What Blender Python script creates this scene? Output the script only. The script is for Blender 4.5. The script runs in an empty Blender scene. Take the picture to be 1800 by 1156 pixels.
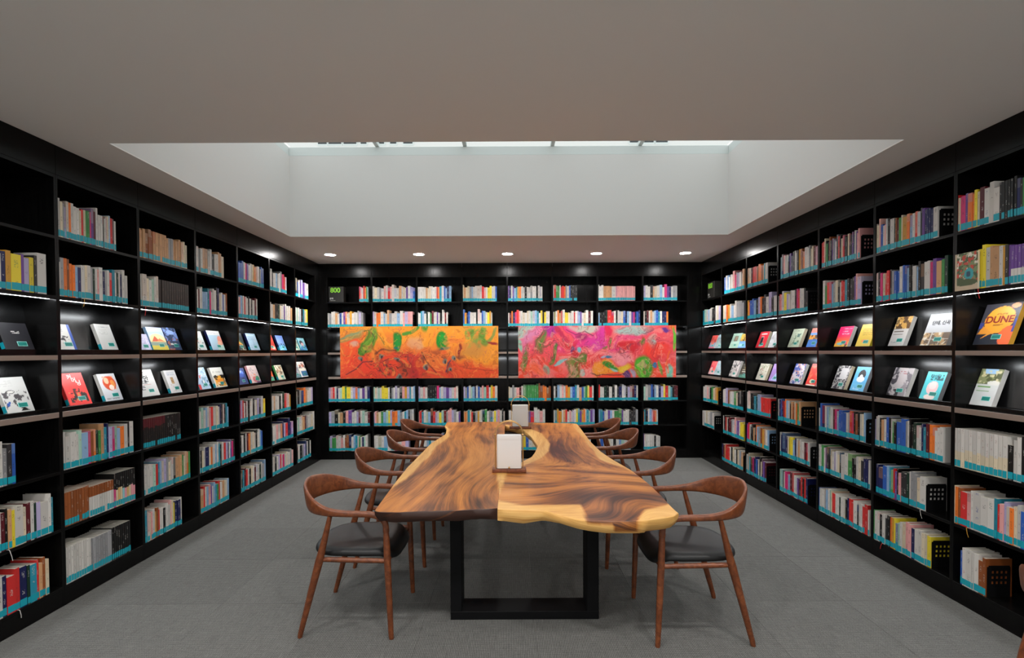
import bpy, bmesh, math, random
import numpy as np
from mathutils import Matrix, Vector

S = bpy.context.scene
COL = S.collection
R_ = math.radians
rng = random.Random(800)

# ------------------------------------------------------------------ camera, sky, exposure
EYE = 1.625
FPX = 847.0
cam_data = bpy.data.cameras.new('camera')
cam_data.sensor_fit = 'HORIZONTAL'
cam_data.sensor_width = 36.0
cam_data.lens = 36.0 * FPX / 1800.0
cam_data.shift_y = (632.3 - 578.0) / 1800.0
cam_data.clip_start = 0.05
cam = bpy.data.objects.new('camera', cam_data)
cam.matrix_world = Matrix.Translation((0, 0, EYE)) @ Matrix.Rotation(R_(90) - 0.0187, 4, 'X') @ Matrix.Rotation(-0.005, 4, 'Z')
COL.objects.link(cam)
S.camera = cam

world = bpy.data.worlds.new('overcast_sky')
S.world = world
world.use_nodes = True
bg = world.node_tree.nodes['Background']
bg.inputs['Color'].default_value = (0.985, 0.985, 1.0, 1)
bg.inputs['Strength'].default_value = 0.48

S.view_settings.view_transform = 'Standard'
S.view_settings.look = 'None'
S.view_settings.gamma = 1.0
S.view_settings.use_curve_mapping = False
S.view_settings.exposure = 1.56
S.cycles.use_denoising = True
S.cycles.max_bounces = 8
S.cycles.sample_clamp_indirect = 6.0

SPOT_POWER = 105.0        # each ceiling downlight
LENS_GLOW = 85.0
STRIP_GLOW = 13.5         # light strips over the display shelves

# ------------------------------------------------------------------ helpers
def srgb(r, g, b):
    f = lambda c: ((c / 255.0 + 0.055) / 1.055) ** 2.4 if c > 10 else c / 255.0 / 12.92
    return (f(r), f(g), f(b))

def material(name, color=(0.5, 0.5, 0.5), rough=0.5, metal=0.0, spec=0.5):
    m = bpy.data.materials.new(name)
    m.use_nodes = True
    b = m.node_tree.nodes['Principled BSDF']
    b.inputs['Base Color'].default_value = (*color, 1)
    b.inputs['Roughness'].default_value = rough
    b.inputs['Metallic'].default_value = metal
    b.inputs['Specular IOR Level'].default_value = spec
    return m

class NT:
    """short hand for building node trees"""
    def __init__(s, m):
        s.t = m.node_tree
        s.b = s.t.nodes['Principled BSDF']
    def n(s, kind, **kw):
        nd = s.t.nodes.new(kind)
        for k, v in kw.items():
            if k.startswith('i_'):
                nd.inputs[k[2:].replace('_', ' ')].default_value = v
            else:
                setattr(nd, k, v)
        return nd
    def l(s, a, b):
        s.t.links.new(a, b)
    def math(s, op, a, b=None, clamp=False):
        nd = s.n('ShaderNodeMath', operation=op, use_clamp=clamp)
        for i, v in enumerate((a, b)):
            if v is None:
                continue
            if isinstance(v, (int, float)):
                nd.inputs[i].default_value = v
            else:
                s.l(v, nd.inputs[i])
        return nd.outputs[0]
    def mix(s, f, a, b, blend='MIX'):
        nd = s.n('ShaderNodeMix', data_type='RGBA', blend_type=blend)
        for sock, v in ((nd.inputs[0], f), (nd.inputs[6], a), (nd.inputs[7], b)):
            if isinstance(v, (int, float)):
                sock.default_value = v
            elif isinstance(v, tuple):
                sock.default_value = (*v[:3], 1)
            else:
                s.l(v, sock)
        return nd.outputs[2]
    def ramp(s, f, stops):
        nd = s.n('ShaderNodeValToRGB')
        e = nd.color_ramp.elements
        while len(e) < len(stops):
            e.new(0.5)
        for el, (p, c) in zip(e, stops):
            el.position = p
            el.color = (*c, 1)
        s.l(f, nd.inputs[0])
        return nd.outputs[0]
    def coords(s, scale=(1, 1, 1), which='Object'):
        tc = s.n('ShaderNodeTexCoord')
        mp = s.n('ShaderNodeMapping')
        mp.inputs['Scale'].default_value = scale
        s.l(tc.outputs[which], mp.inputs[0])
        return mp.outputs[0]
    def noise(s, vec, scale=5.0, detail=3.0, rough=0.5, dist=0.0):
        nd = s.n('ShaderNodeTexNoise')
        nd.inputs['Scale'].default_value = scale
        nd.inputs['Detail'].default_value = detail
        nd.inputs['Roughness'].default_value = rough
        nd.inputs['Distortion'].default_value = dist
        s.l(vec, nd.inputs['Vector'])
        return nd.outputs[0]
    def bump(s, h, strength=0.3, dist=0.002):
        nd = s.n('ShaderNodeBump')
        nd.inputs['Strength'].default_value = strength
        nd.inputs['Distance'].default_value = dist
        s.l(h, nd.inputs['Height'])
        s.l(nd.outputs[0], s.b.inputs['Normal'])

def mesh_obj(name, verts, faces, mat=None, parent=None, smooth=False, sharp=None):
    me = bpy.data.meshes.new(name)
    me.from_pydata([tuple(v) for v in verts], [], faces)
    if smooth:
        for p in me.polygons:
            p.use_smooth = True
        if sharp:
            me.set_sharp_from_angle(angle=R_(sharp))
    for m in (mat if isinstance(mat, (list, tuple)) else [mat]):
        if m is not None:
            me.materials.append(m)
    me.update()
    return link(name, me, parent)

def link(name, me, parent=None):
    o = bpy.data.objects.new(name, me)
    COL.objects.link(o)
    if parent is not None:
        o.parent = parent
    return o

def thing(name, label, cat, loc=(0, 0, 0), rz=0.0, group=None):
    o = bpy.data.objects.new(name, None)
    o.empty_display_size = 0.1
    COL.objects.link(o)
    o.location = loc
    o.rotation_euler = (0, 0, rz)
    tag(o, label, cat, group)
    return o

def tag(o, label, cat, group=None):
    o['label'] = label
    o['category'] = cat
    if group:
        o['group'] = group
    return o

def structure(o):
    o['kind'] = 'structure'
    return o

def copy_tree(o, parent=None):
    c = o.copy()
    COL.objects.link(c)
    if parent is not None:
        c.parent = parent
    for ch in list(o.children):
        copy_tree(ch, c)
    return c

BOXF = [(0, 3, 2, 1), (4, 5, 6, 7), (0, 1, 5, 4), (1, 2, 6, 5), (2, 3, 7, 6), (3, 0, 4, 7)]
def box_vf(x0, x1, y0, y1, z0, z1):
    return [(x0, y0, z0), (x1, y0, z0), (x1, y1, z0), (x0, y1, z0), (x0, y0, z1), (x1, y0, z1), (x1, y1, z1), (x0, y1, z1)], BOXF

def bevel_box(x0, x1, y0, y1, z0, z1, r=0.002, seg=1):
    bm = bmesh.new()
    v, f = box_vf(x0, x1, y0, y1, z0, z1)
    vs = [bm.verts.new(p) for p in v]
    for q in f:
        bm.faces.new([vs[i] for i in q])
    if r > 0:
        bmesh.ops.bevel(bm, geom=bm.edges[:], offset=r, segments=seg, affect='EDGES', profile=0.5)
    return bm

def bm_obj(name, bm, mat, parent=None, smooth=False, sharp=40):
    me = bpy.data.meshes.new(name)
    bm.to_mesh(me)
    bm.free()
    if smooth:
        for p in me.polygons:
            p.use_smooth = True
        me.set_sharp_from_angle(angle=R_(sharp))
    if mat:
        me.materials.append(mat)
    return link(name, me, parent)

def box(name, x0, x1, y0, y1, z0, z1, mat, parent=None, r=0.0, seg=1):
    if r:
        return bm_obj(name, bevel_box(x0, x1, y0, y1, z0, z1, r, seg), mat, parent)
    v, f = box_vf(x0, x1, y0, y1, z0, z1)
    return mesh_obj(name, v, f, mat, parent)

def sweep(rings, closed=False, caps=True):
    """verts, faces of a skin over rings of equal length"""
    n = len(rings[0])
    v = [p for r in rings for p in r]
    f = []
    m = len(rings)
    for i in range(m if closed else m - 1):
        a, b = i * n, ((i + 1) % m) * n
        for k in range(n):
            f.append((a + k, a + (k + 1) % n, b + (k + 1) % n, b + k))
    if caps and not closed:
        f.append(tuple(range(n - 1, -1, -1)))
        f.append(tuple((m - 1) * n + k for k in range(n)))
    return v, f

def tube_vf(pts, radii, n=12, closed=False):
    pts = [Vector(p) for p in pts]
    if isinstance(radii, (int, float)):
        radii = [radii] * len(pts)
    rings = []
    up = None
    for i, p in enumerate(pts):
        if closed:
            t = pts[(i + 1) % len(pts)] - pts[i - 1]
        else:
            t = pts[min(i + 1, len(pts) - 1)] - pts[max(i - 1, 0)]
        t.normalize()
        if up is None:
            up = Vector((0, 0, 1)) if abs(t.z) < 0.9 else Vector((0, 1, 0))
        a = t.cross(up).normalized()
        up = a.cross(t).normalized()
        rings.append([p + radii[i] * (math.cos(k * 2 * math.pi / n) * a + math.sin(k * 2 * math.pi / n) * up) for k in range(n)])
    return sweep(rings, closed)

def tube(name, pts, radii, mat, parent=None, n=12, closed=False):
    v, f = tube_vf(pts, radii, n, closed)
    return mesh_obj(name, v, f, mat, parent, smooth=True, sharp=50)

def disc_vf(cx, cy, z, r, n=32):
    return [(cx + r * math.cos(2 * math.pi * k / n), cy + r * math.sin(2 * math.pi * k / n), z) for k in range(n)], [tuple(range(n))]

def set_attr(me, name, values, kind='FLOAT_COLOR', dom='POINT'):
    a = me.attributes.new(name, kind, dom)
    arr = np.asarray(values, dtype=np.float32)
    if kind == 'FLOAT_COLOR':
        if arr.shape[1] == 3:
            arr = np.concatenate([arr, np.ones((len(arr), 1), np.float32)], 1)
        a.data.foreach_set('color', arr.ravel())
    else:
        a.data.foreach_set('value', arr.ravel())

def grid_mesh(name, nx, ny, P, mat, parent=None):
    """P: (ny, nx, 3) points, seen from the side where x runs right and y runs up"""
    idx = np.arange(nx * ny).reshape(ny, nx)
    f = np.stack([idx[:-1, :-1], idx[:-1, 1:], idx[1:, 1:], idx[1:, :-1]], -1).reshape(-1, 4)
    return mesh_obj(name, P.reshape(-1, 3).tolist(), f.tolist(), mat, parent)

def vnoise(x, y, seed, octaves=4, gain=0.5):
    """value noise, 0..1"""
    r = np.random.RandomState(seed)
    tot = np.zeros_like(x, dtype=float)
    amp, norm = 1.0, 0.0
    for o in range(octaves):
        g = r.rand(64, 64)
        xx, yy = x * 2 ** o + 7.3 * o, y * 2 ** o + 3.1 * o
        xi, yi = np.floor(xx).astype(int), np.floor(yy).astype(int)
        fx, fy = xx - xi, yy - yi
        fx, fy = fx * fx * (3 - 2 * fx), fy * fy * (3 - 2 * fy)
        a = g[yi % 64, xi % 64]; b = g[yi % 64, (xi + 1) % 64]
        c = g[(yi + 1) % 64, xi % 64]; d = g[(yi + 1) % 64, (xi + 1) % 64]
        tot += amp * ((a * (1 - fx) + b * fx) * (1 - fy) + (c * (1 - fx) + d * fx) * fy)
        norm += amp
        amp *= gain
    return tot / norm

def sstep(a, b, x):
    t = np.clip((x - a) / (b - a), 0, 1)
    return t * t * (3 - 2 * t)

# ------------------------------------------------------------------ materials
def make_black_wood():
    m = material('black_stained_wood', (0.010, 0.0095, 0.0095), 0.30, spec=0.16)
    t = NT(m)
    c = t.coords((60, 60, 2.2))
    g = t.noise(c, 1.6, 4, 0.6)
    t.l(t.ramp(g, [(0.3, (0.0020, 0.0019, 0.0019)), (0.75, (0.0055, 0.0052, 0.0050))]), t.b.inputs['Base Color'])
    r = t.n('ShaderNodeMapRange', i_To_Min=0.21, i_To_Max=0.27)
    t.l(g, r.inputs[0])
    t.l(r.outputs[0], t.b.inputs['Roughness'])
    return m
BLACK = make_black_wood()
LACQUER = material('black_lacquer', (0.004, 0.004, 0.0042), 0.25, spec=0.5)
LIP = material('shelf_lip_bronze', srgb(150, 134, 124), 0.42, 0.35)
METAL_BLACK = material('black_powder_coat', (0.004, 0.004, 0.0045), 0.6, spec=0.12)
WHITE_WALL = material('white_plaster', (0.74, 0.735, 0.72), 0.9)
def make_ceiling_mat():
    m = material('ceiling_paint', (0.88, 0.86, 0.83), 0.92)
    t = NT(m)
    t.bump(t.noise(t.coords((1, 1, 1)), 180, 2), 0.06, 0.001)
    return m
CEIL = make_ceiling_mat()
DARK_WALL = material('dark_wall_paint', (0.03, 0.03, 0.03), 0.8)
GREY_WALL = material('grey_wall_paint', (0.55, 0.54, 0.53), 0.8)

def emitter(name, color, strength):
    m = bpy.data.materials.new(name)
    m.use_nodes = True
    nt = m.node_tree
    nt.nodes.clear()
    e = nt.nodes.new('ShaderNodeEmission')
    e.inputs[0].default_value = (*color, 1)
    e.inputs[1].default_value = strength
    o = nt.nodes.new('ShaderNodeOutputMaterial')
    nt.links.new(e.outputs[0], o.inputs[0])
    return m
LED = emitter('light_strip_led', (0.93, 0.97, 1.0), STRIP_GLOW)
LENS = emitter('downlight_lens', (1.0, 0.97, 0.95), LENS_GLOW)

def make_carpet():
    m = material('grey_carpet', (0.16, 0.16, 0.155), 0.95, spec=0.15)
    t = NT(m)
    tc = t.n('ShaderNodeTexCoord')
    sep = t.n('ShaderNodeSeparateXYZ')
    t.l(tc.outputs['Object'], sep.inputs[0])
    wx = t.math('ABSOLUTE', t.math('SINE', t.math('MULTIPLY', sep.outputs[0], 330.0)))
    wy = t.math('ABSOLUTE', t.math('SINE', t.math('MULTIPLY', sep.outputs[1], 250.0)))
    weave = t.math('MULTIPLY', wx, wy)
    n1 = t.noise(t.coords((1, 1, 1)), 160, 3, 0.7)
    n2 = t.noise(t.coords((4, 70, 1)), 3, 3, 0.6)
    n3 = t.noise(t.coords((70, 4, 1)), 3, 3, 0.6)
    v = t.math('ADD', t.math('MULTIPLY', weave, 0.35), t.math('ADD', t.math('MULTIPLY', n1, 0.5), t.math('MULTIPLY', t.math('ADD', n2, n3), 0.28)))
    oi = t.n('ShaderNodeObjectInfo')
    v = t.math('ADD', v, t.math('MULTIPLY', oi.outputs['Random'], 0.05))
    t.l(t.ramp(v, [(0.30, (0.018, 0.018, 0.0172)), (0.62, (0.084, 0.084, 0.080)), (0.95, (0.22, 0.22, 0.21))]), t.b.inputs['Base Color'])
    t.bump(v, 0.5, 0.003)
    return m
CARPET = make_carpet()

def make_walnut(name, dark, mid, light, rough=0.35):
    m = material(name, mid, rough)
    t = NT(m)
    c = t.coords((9, 9, 9))
    warp = t.noise(c, 0.6, 2)
    vec = t.n('ShaderNodeVectorMath', operation='ADD')
    t.l(c, vec.inputs[0]); t.l(warp, vec.inputs[1])
    g = t.noise(vec.outputs[0], 3.2, 5, 0.65, 0.8)
    t.l(t.ramp(g, [(0.25, dark), (0.5, mid), (0.78, light)]), t.b.inputs['Base Color'])
    t.bump(g, 0.05, 0.001)
    return m
CHAIR_WOOD = make_walnut('chair_walnut', srgb(70, 34, 17), srgb(110, 58, 31), srgb(142, 82, 46), 0.36)
LAMP_WOOD = make_walnut('lamp_base_wood', srgb(84, 44, 28), srgb(120, 66, 42), srgb(150, 88, 58), 0.45)
BRASS = material('brushed_brass', srgb(205, 165, 110), 0.32, 0.9)

def make_leather():
    m = material('black_leather', (0.010, 0.0105, 0.011), 0.45, spec=0.35)
    t = NT(m)
    t.bump(t.noise(t.coords((1, 1, 1)), 260, 2), 0.15, 0.0008)
    return m
LEATHER = make_leather()

def make_shade():
    m = material('white_lamp_shade', (0.80, 0.80, 0.79), 0.7)
    t = NT(m)
    t.b.inputs['Subsurface Weight'].default_value = 0.0
    t.bump(t.noise(t.coords((60, 60, 400)), 1, 2), 0.05, 0.0006)
    return m
SHADE = make_shade()

def make_slab_wood():
    m = material('live_edge_slab_wood', (0.4, 0.2, 0.1), 0.40, spec=0.35)
    t = NT(m)
    ph = t.n('ShaderNodeAttribute', attribute_name='phase').outputs['Fac']
    sap = t.n('ShaderNodeAttribute', attribute_name='sap').outputs['Fac']
    al = t.n('ShaderNodeAttribute', attribute_name='along').outputs['Fac']
    cmb = t.n('ShaderNodeCombineXYZ')
    t.l(ph, cmb.inputs[0]); t.l(al, cmb.inputs[1])
    def mapped(sx, sy):
        mp = t.n('ShaderNodeMapping')
        mp.inputs['Scale'].default_value = (sx, sy, 1)
        t.l(cmb.outputs[0], mp.inputs[0])
        return mp.outputs[0]
    broad = t.noise(mapped(2.6, 0.50), 1.7, 3, 0.55, 0.4)
    r1 = t.noise(mapped(13, 0.75), 1.5, 6, 0.66, 0.35)
    r2 = t.noise(mapped(40, 1.6), 1.6, 4, 0.6, 0.5)
    rings = t.math('ADD', t.math('MULTIPLY', r1, 0.66), t.math('MULTIPLY', r2, 0.34))
    fibre = t.noise(mapped(120, 5), 1.5, 3, 0.6, 0.2)
    dark = t.math('MULTIPLY', t.math('MINIMUM', sap, 0.0), 0.22)
    heart = t.ramp(t.math('ADD', dark, t.math('ADD', t.math('MULTIPLY', rings, 0.5), t.math('MULTIPLY', broad, 0.5))),
                   [(0.355, srgb(50, 28, 20)), (0.42, srgb(110, 64, 32)), (0.485, srgb(162, 100, 44)), (0.56, srgb(190, 124, 56)), (0.70, srgb(206, 144, 80))])
    sapc = t.ramp(rings, [(0.30, srgb(150, 92, 40)), (0.42, srgb(200, 146, 78)), (0.55, srgb(216, 168, 98)), (0.75, srgb(226, 186, 120))])
    colr = t.mix(sap, heart, sapc)
    colr = t.mix(0.5, colr, t.mix(fibre, (0.25, 0.25, 0.25), (0.80, 0.80, 0.80)), 'OVERLAY')
    t.l(colr, t.b.inputs['Base Color'])
    t.bump(rings, 0.04, 0.002)
    return m
SLAB = make_slab_wood()

def make_cover():
    """book covers: colour from the mesh; rows of small printed marks along the spine"""
    m = material('book_cover', (0.5, 0.5, 0.5), 0.45)
    t = NT(m)
    col = t.n('ShaderNodeAttribute', attribute_name='Col')
    ink = t.n('ShaderNodeAttribute', attribute_name='Ink')
    uv = t.n('ShaderNodeUVMap', uv_map='UVMap')
    sep = t.n('ShaderNodeSeparateXYZ')
    t.l(uv.outputs[0], sep.inputs[0])
    u, v = sep.outputs[0], sep.outputs[1]
    inside = t.math('LESS_THAN', t.math('ABSOLUTE', t.math('SUBTRACT', u, 0.5)), 0.20)
    mp = t.n('ShaderNodeMapping')
    mp.inputs['Scale'].default_value = (3.6, 120.0, 1)
    t.l(uv.outputs[0], mp.inputs[0])
    glyph = t.math('GREATER_THAN', t.noise(mp.outputs[0], 1.3, 2, 0.6), 0.53)
    mp2 = t.n('ShaderNodeMapping')
    mp2.inputs['Scale'].default_value = (0.0, 17.0, 1)
    t.l(uv.outputs[0], mp2.inputs[0])
    word = t.math('GREATER_THAN', t.noise(mp2.outputs[0], 1.0, 1, 0.5), 0.54)
    f = t.math('MULTIPLY', t.math('MULTIPLY', inside, t.math('MULTIPLY', glyph, word)), 0.6)
    t.l(t.mix(f, col.outputs['Color'], ink.outputs['Color']), t.b.inputs['Base Color'])
    return m
COVER = make_cover()
def make_art(name, rough):
    m = material(name, (0.5, 0.5, 0.5), rough)
    t = NT(m)
    t.l(t.n('ShaderNodeAttribute', attribute_name='Col').outputs['Color'], t.b.inputs['Base Color'])
    return m
ART = make_art('printed_cover', 0.38)
PAINT = make_art('acrylic_paint', 0.6)
def make_pages():
    m = material('page_edges', (0.62, 0.58, 0.50), 0.9)
    t = NT(m)
    g = t.noise(t.coords((900, 3, 3)), 1, 2)
    t.l(t.ramp(g, [(0.3, (0.48, 0.45, 0.38)), (0.7, (0.68, 0.64, 0.56))]), t.b.inputs['Base Color'])
    return m
PAGES = make_pages()
TEAL = material('teal_call_label', srgb(14, 158, 176), 0.4)
STICKER = material('green_barcode_sticker', srgb(20, 120, 110), 0.4)
STICKER_RIM = material('pale_sticker_rim', srgb(150, 215, 205), 0.5)
GLASS_FRAME = material('white_aluminium', (0.70, 0.76, 0.75), 0.5)
def make_glass():
    m = bpy.data.materials.new('roof_glass')
    m.use_nodes = True
    nt = m.node_tree
    nt.nodes.clear()
    tr = nt.nodes.new('ShaderNodeBsdfTransparent')
    tr.inputs[0].default_value = (0.92, 0.945, 0.935, 1)
    gl = nt.nodes.new('ShaderNodeBsdfGlossy')
    gl.inputs['Roughness'].default_value = 0.03
    fr = nt.nodes.new('ShaderNodeFresnel')
    fr.inputs[0].default_value = 1.35
    mx = nt.nodes.new('ShaderNodeMixShader')
    o = nt.nodes.new('ShaderNodeOutputMaterial')
    ge = nt.nodes.new('ShaderNodeNewGeometry')
    sb = nt.nodes.new('ShaderNodeMath'); sb.operation = 'SUBTRACT'; sb.inputs[0].default_value = 0.48
    ml = nt.nodes.new('ShaderNodeMath'); ml.operation = 'MULTIPLY'
    nt.links.new(ge.outputs['Backfacing'], sb.inputs[1]); nt.links.new(sb.outputs[0], ml.inputs[0]); nt.links.new(fr.outputs[0], ml.inputs[1])
    nt.links.new(ml.outputs[0], mx.inputs[0]); nt.links.new(tr.outputs[0], mx.inputs[1]); nt.links.new(gl.outputs[0], mx.inputs[2])
    nt.links.new(mx.outputs[0], o.inputs[0])
    return m
GLASS = make_glass()

# ------------------------------------------------------------------ room
XL, XR, YB, ZC = -2.888, 2.846, 7.24, 2.943     # fronts of the bookcases, ceiling height
YREAR = -2.6
DEPTH = 0.32
WX0, WX1, WY0, WY1, WTOP = -2.53, 2.478, 3.06, 5.54, 3.86   # skylight shaft

floor = structure(box('floor', XL - 0.5, XR + 0.5, YREAR - 0.1, YB + 0.5, -0.12, -0.006, GREY_WALL))
TILE = 0.67
ex = [2.14 - TILE * 8 + TILE * i for i in range(0, 10)]
ex = [XL - DEPTH + 0.01] + [x for x in ex if XL < x < XR] + [XR + DEPTH - 0.01]
ey = [YREAR] + [y for y in (3.085 + TILE * i for i in range(-9, 8)) if YREAR + .1 < y < YB] + [YB + DEPTH - 0.01]
for i in range(len(ex) - 1):
    for j in range(len(ey) - 1):
        g = 0.0004
        bm = bevel_box(ex[i] + g, ex[i + 1] - g, ey[j] + g, ey[j + 1] - g, -0.006, 0.0, 0.0012)
        bm_obj('carpet_tile', bm, CARPET, floor)

def ceiling_with_hole():
    X0, X1, Y0, Y1 = XL - 0.45, XR + 0.45, YREAR - 0.1, YB + 0.45
    v, f = [], []
    for (a, b, c, d) in ((X0, X1, Y0, WY0), (X0, X1, WY1, Y1), (X0, WX0, WY0, WY1), (WX1, X1, WY0, WY1)):
        q, g = box_vf(a, b, c, d, ZC, ZC + 0.008)
        n = len(v)
        v += q
        f += [tuple(n + i for i in p) for p in g]
    return structure(mesh_obj('ceiling', v, f, CEIL))
ceiling_with_hole()
structure(box('wall_left', XL - DEPTH - 0.15, XL - DEPTH - 0.01, YREAR - 0.1, YB + 0.45, 0, ZC, DARK_WALL))
structure(box('wall_right', XR + DEPTH + 0.01, XR + DEPTH + 0.15, YREAR - 0.1, YB + 0.45, 0, ZC, DARK_WALL))
structure(box('wall_back', XL - DEPTH, XR + DEPTH, YB + DEPTH + 0.01, YB + DEPTH + 0.13, 0, ZC, DARK_WALL))
rear = structure(bpy.data.objects.new('added_rear_window', None))       # unseen glazed wall behind the viewer, added to let daylight onto the ceiling
COL.objects.link(rear)
rear.location = (0, YREAR, 0)
gx = [XL - DEPTH + (XR - XL + 2 * DEPTH) * i / 5 for i in range(6)]
for nm, (a, b, c, d) in {'wall_shaft_left': (WX0 - 0.1, WX0, WY0 - 0.1, WY1 + 0.1), 'wall_shaft_right': (WX1, WX1 + 0.1, WY0 - 0.1, WY1 + 0.1),
                         'wall_shaft_back': (WX0, WX1, WY1, WY1 + 0.1), 'wall_shaft_front': (WX0, WX1, WY0 - 0.1, WY0)}.items():
    structure(box(nm, a, b, c, d, ZC + 0.0085, WTOP, WHITE_WALL))

# skylight: a curb of white aluminium, glazing bars and panes
win = structure(bpy.data.objects.new('window_1', None))
COL.objects.link(win)
win.location = ((WX0 + WX1) / 2, (WY0 + WY1) / 2, WTOP)
hx, hy = (WX1 - WX0) / 2, (WY1 - WY0) / 2
for (a, b, c, d) in ((-hx - .08, hx + .08, hy + .004, hy + .08), (-hx - .08, hx + .08, -hy - .08, -hy - .004),
                     (-hx - .08, -hx - .004, -hy, hy), (hx + .004, hx + .08, -hy, hy)):
    box('frame', a, b, c, d, 0.002, 0.10, GLASS_FRAME, win, r=0.003)
nb = 5
for i in range(nb):
    a, b = -hx + 2 * hx * i / nb, -hx + 2 * hx * (i + 1) / nb
    box('pane', a + 0.012, b - 0.012, -hy - .05, hy + .05, 0.104, 0.112, GLASS, win)
    if i:
        box('glazing_bar', a - 0.022, a + 0.022, -hy - .06, hy + .06, 0.102, 0.15, GLASS_FRAME, win, r=0.003)

for i in range(6):  # parts of the added rear window, its opening sized for the daylight
    box('mullion', gx[i] - 0.03, gx[i] + 0.03, -0.1, 0.0, 0.0, ZC - 0.001, METAL_BLACK, rear)
for i in range(5):
    box('head_panel', gx[i] + 0.03, gx[i + 1] - 0.03, -0.1, 0.0, 2.7, ZC - 0.001, GREY_WALL, rear)
    box('sill_panel', gx[i] + 0.03, gx[i + 1] - 0.03, -0.1, 0.0, 0.0, 0.3, GREY_WALL, rear)
    box('pane', gx[i] + 0.03, gx[i + 1] - 0.03, -0.055, -0.045, 0.3, 2.7, GLASS, rear)

# neighbouring facade that shows through the roof glass
fac = thing('neighbouring_building', 'pale facade with a row of dark windows seen through the skylight glass', 'building', (0, 24, 0))
BW = material('pale_render_facade', (0.72, 0.72, 0.70), 0.9)
BGLASS = material('dark_window_glass', (0.02, 0.025, 0.03), 0.1)
box('facade', -22, 22, 0, 4, 0, 13.4, BW, fac)
for x0, x1 in ((-9.5, -9.08), (-8.98, -8.36), (-8.24, -7.62), (-7.4, -7.12), (-6.6, -6.25), (-5.95, -5.65), (-5.3, -4.85), (5.86, 6.32), (6.43, 7.03), (7.15, 7.72)):
    w = box('window', x0 - 0.04, x1 + 0.04, -0.06, 0.02, 11.80, 12.9, GLASS_FRAME, fac)
    box('pane', x0, x1, -0.08, -0.05, 11.86, 12.84, BGLASS, w)

# filler panels in the two far corners
def panel(nm, x0, x1, y0, y1):
    structure(box(nm, x0, x1, y0, y1, 0.0, ZC - 0.002, BLACK, r=0.001))
panel('trim_left', XL - 0.002, -2.780, YB, YB + 0.02)
panel('trim_right', 2.646, XR + 0.002, YB, YB + 0.02)
panel('trim_3', XL - 0.02, XL, 7.112, YB - 0.001)

# ------------------------------------------------------------------ ceiling lights
def downlight(x, y, label, group, power=1.0):
    o = thing('ceiling_downlight', label, 'ceiling light', (x, y, ZC), 0, group)
    n = 36
    prof = [(0.068, 0.0), (0.084, -0.0005), (0.086, -0.004), (0.083, -0.0065), (0.074, -0.0075), (0.068, -0.005)]
    rings = [[(r * math.cos(2 * math.pi * k / n), r * math.sin(2 * math.pi * k / n), z) for k in range(n)] for r, z in prof]
    v, f = sweep(rings, False, False)
    mesh_obj('trim_ring', v, f, RING, o, smooth=True, sharp=40)
    v, f = disc_vf(0, 0, -0.0055, 0.069, n)
    mesh_obj('lens', v, [tuple(reversed(q)) for q in f], LENS, o)
    ld = bpy.data.lights.new('downlight_beam', 'SPOT')
    ld.energy = SPOT_POWER * power
    ld.spot_size = R_(122)
    ld.spot_blend = 0.6
    ld.shadow_soft_size = 0.07
    ld.color = (1.0, 0.97, 0.93)
    lo = bpy.data.objects.new('downlight_beam', ld)
    COL.objects.link(lo)
    lo.parent = o
    lo.location = (0, 0, -0.012)
    return o
RING = material('white_trim_ring', (0.75, 0.75, 0.74), 0.5)
NAMES5 = ('leftmost', 'second from left', 'middle', 'second from right', 'rightmost')
for nm, x in zip(NAMES5, (-2.459, -1.257, -0.055, 1.15, 2.358)):
    downlight(x, 6.56, f'round white downlight, {nm} of the five above the back bookcases', 'downlights above the back bookcases', 0.24)
for nm, x in zip(NAMES5, (-2.459, -1.257, -0.055, 1.15, 2.358)):
    downlight(x, 1.55, f'downlight {nm} in the row over the near end of the room', 'downlights over the near end', 0.22)
for nm, x in zip(NAMES5, (-2.459, -1.257, -0.055, 1.15, 2.358)):
    downlight(x, -0.9, f'downlight {nm} in the row behind the viewer', 'downlights behind the viewer', 0.7)

# ------------------------------------------------------------------ bookcases
ROWZ = {1: 2.369, 2: 1.990, 3: 0.869, 4: 0.501, 5: 0.126}     # tops of the boards that carry books
TIER = {1: (1.612, 1.586, 1.649, 1.970), 2: (1.248, 1.218, 1.269, 1.586)}  # lip top, lip bottom, ledge top, underside above
TILT = R_(20)
PANEL_TILT = R_(12)
ORD = ['first', 'second', 'third', 'fourth', 'fifth', 'sixth', 'seventh', 'eighth', 'ninth', 'tenth', 'eleventh', 'twelfth', 'thirteenth',
       'fourteenth', 'fifteenth', 'sixteenth', 'seventeenth', 'eighteenth', 'nineteenth', 'twentieth', 'twenty-first', 'twenty-second',
       'twenty-third', 'twenty-fourth', 'twenty-fifth', 'twenty-sixth', 'twenty-seventh', 'twenty-eighth', 'twenty-ninth', 'thirtieth',
       'thirty-first', 'thirty-second']

def bay_frame(wall, k):
    """origin of bay k at the viewer's left end of its front, rotation, width"""
    if wall == 'L':
        return (XL, 2.403 + 0.672 * (k - 1), 0), R_(90), 0.672
    if wall == 'R':
        return (XR, 2.416 + 0.689 * k, 0), R_(-90), 0.689
    return (-2.777 + 0.6775 * (k - 1), YB, 0), 0.0, 0.6775

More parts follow.
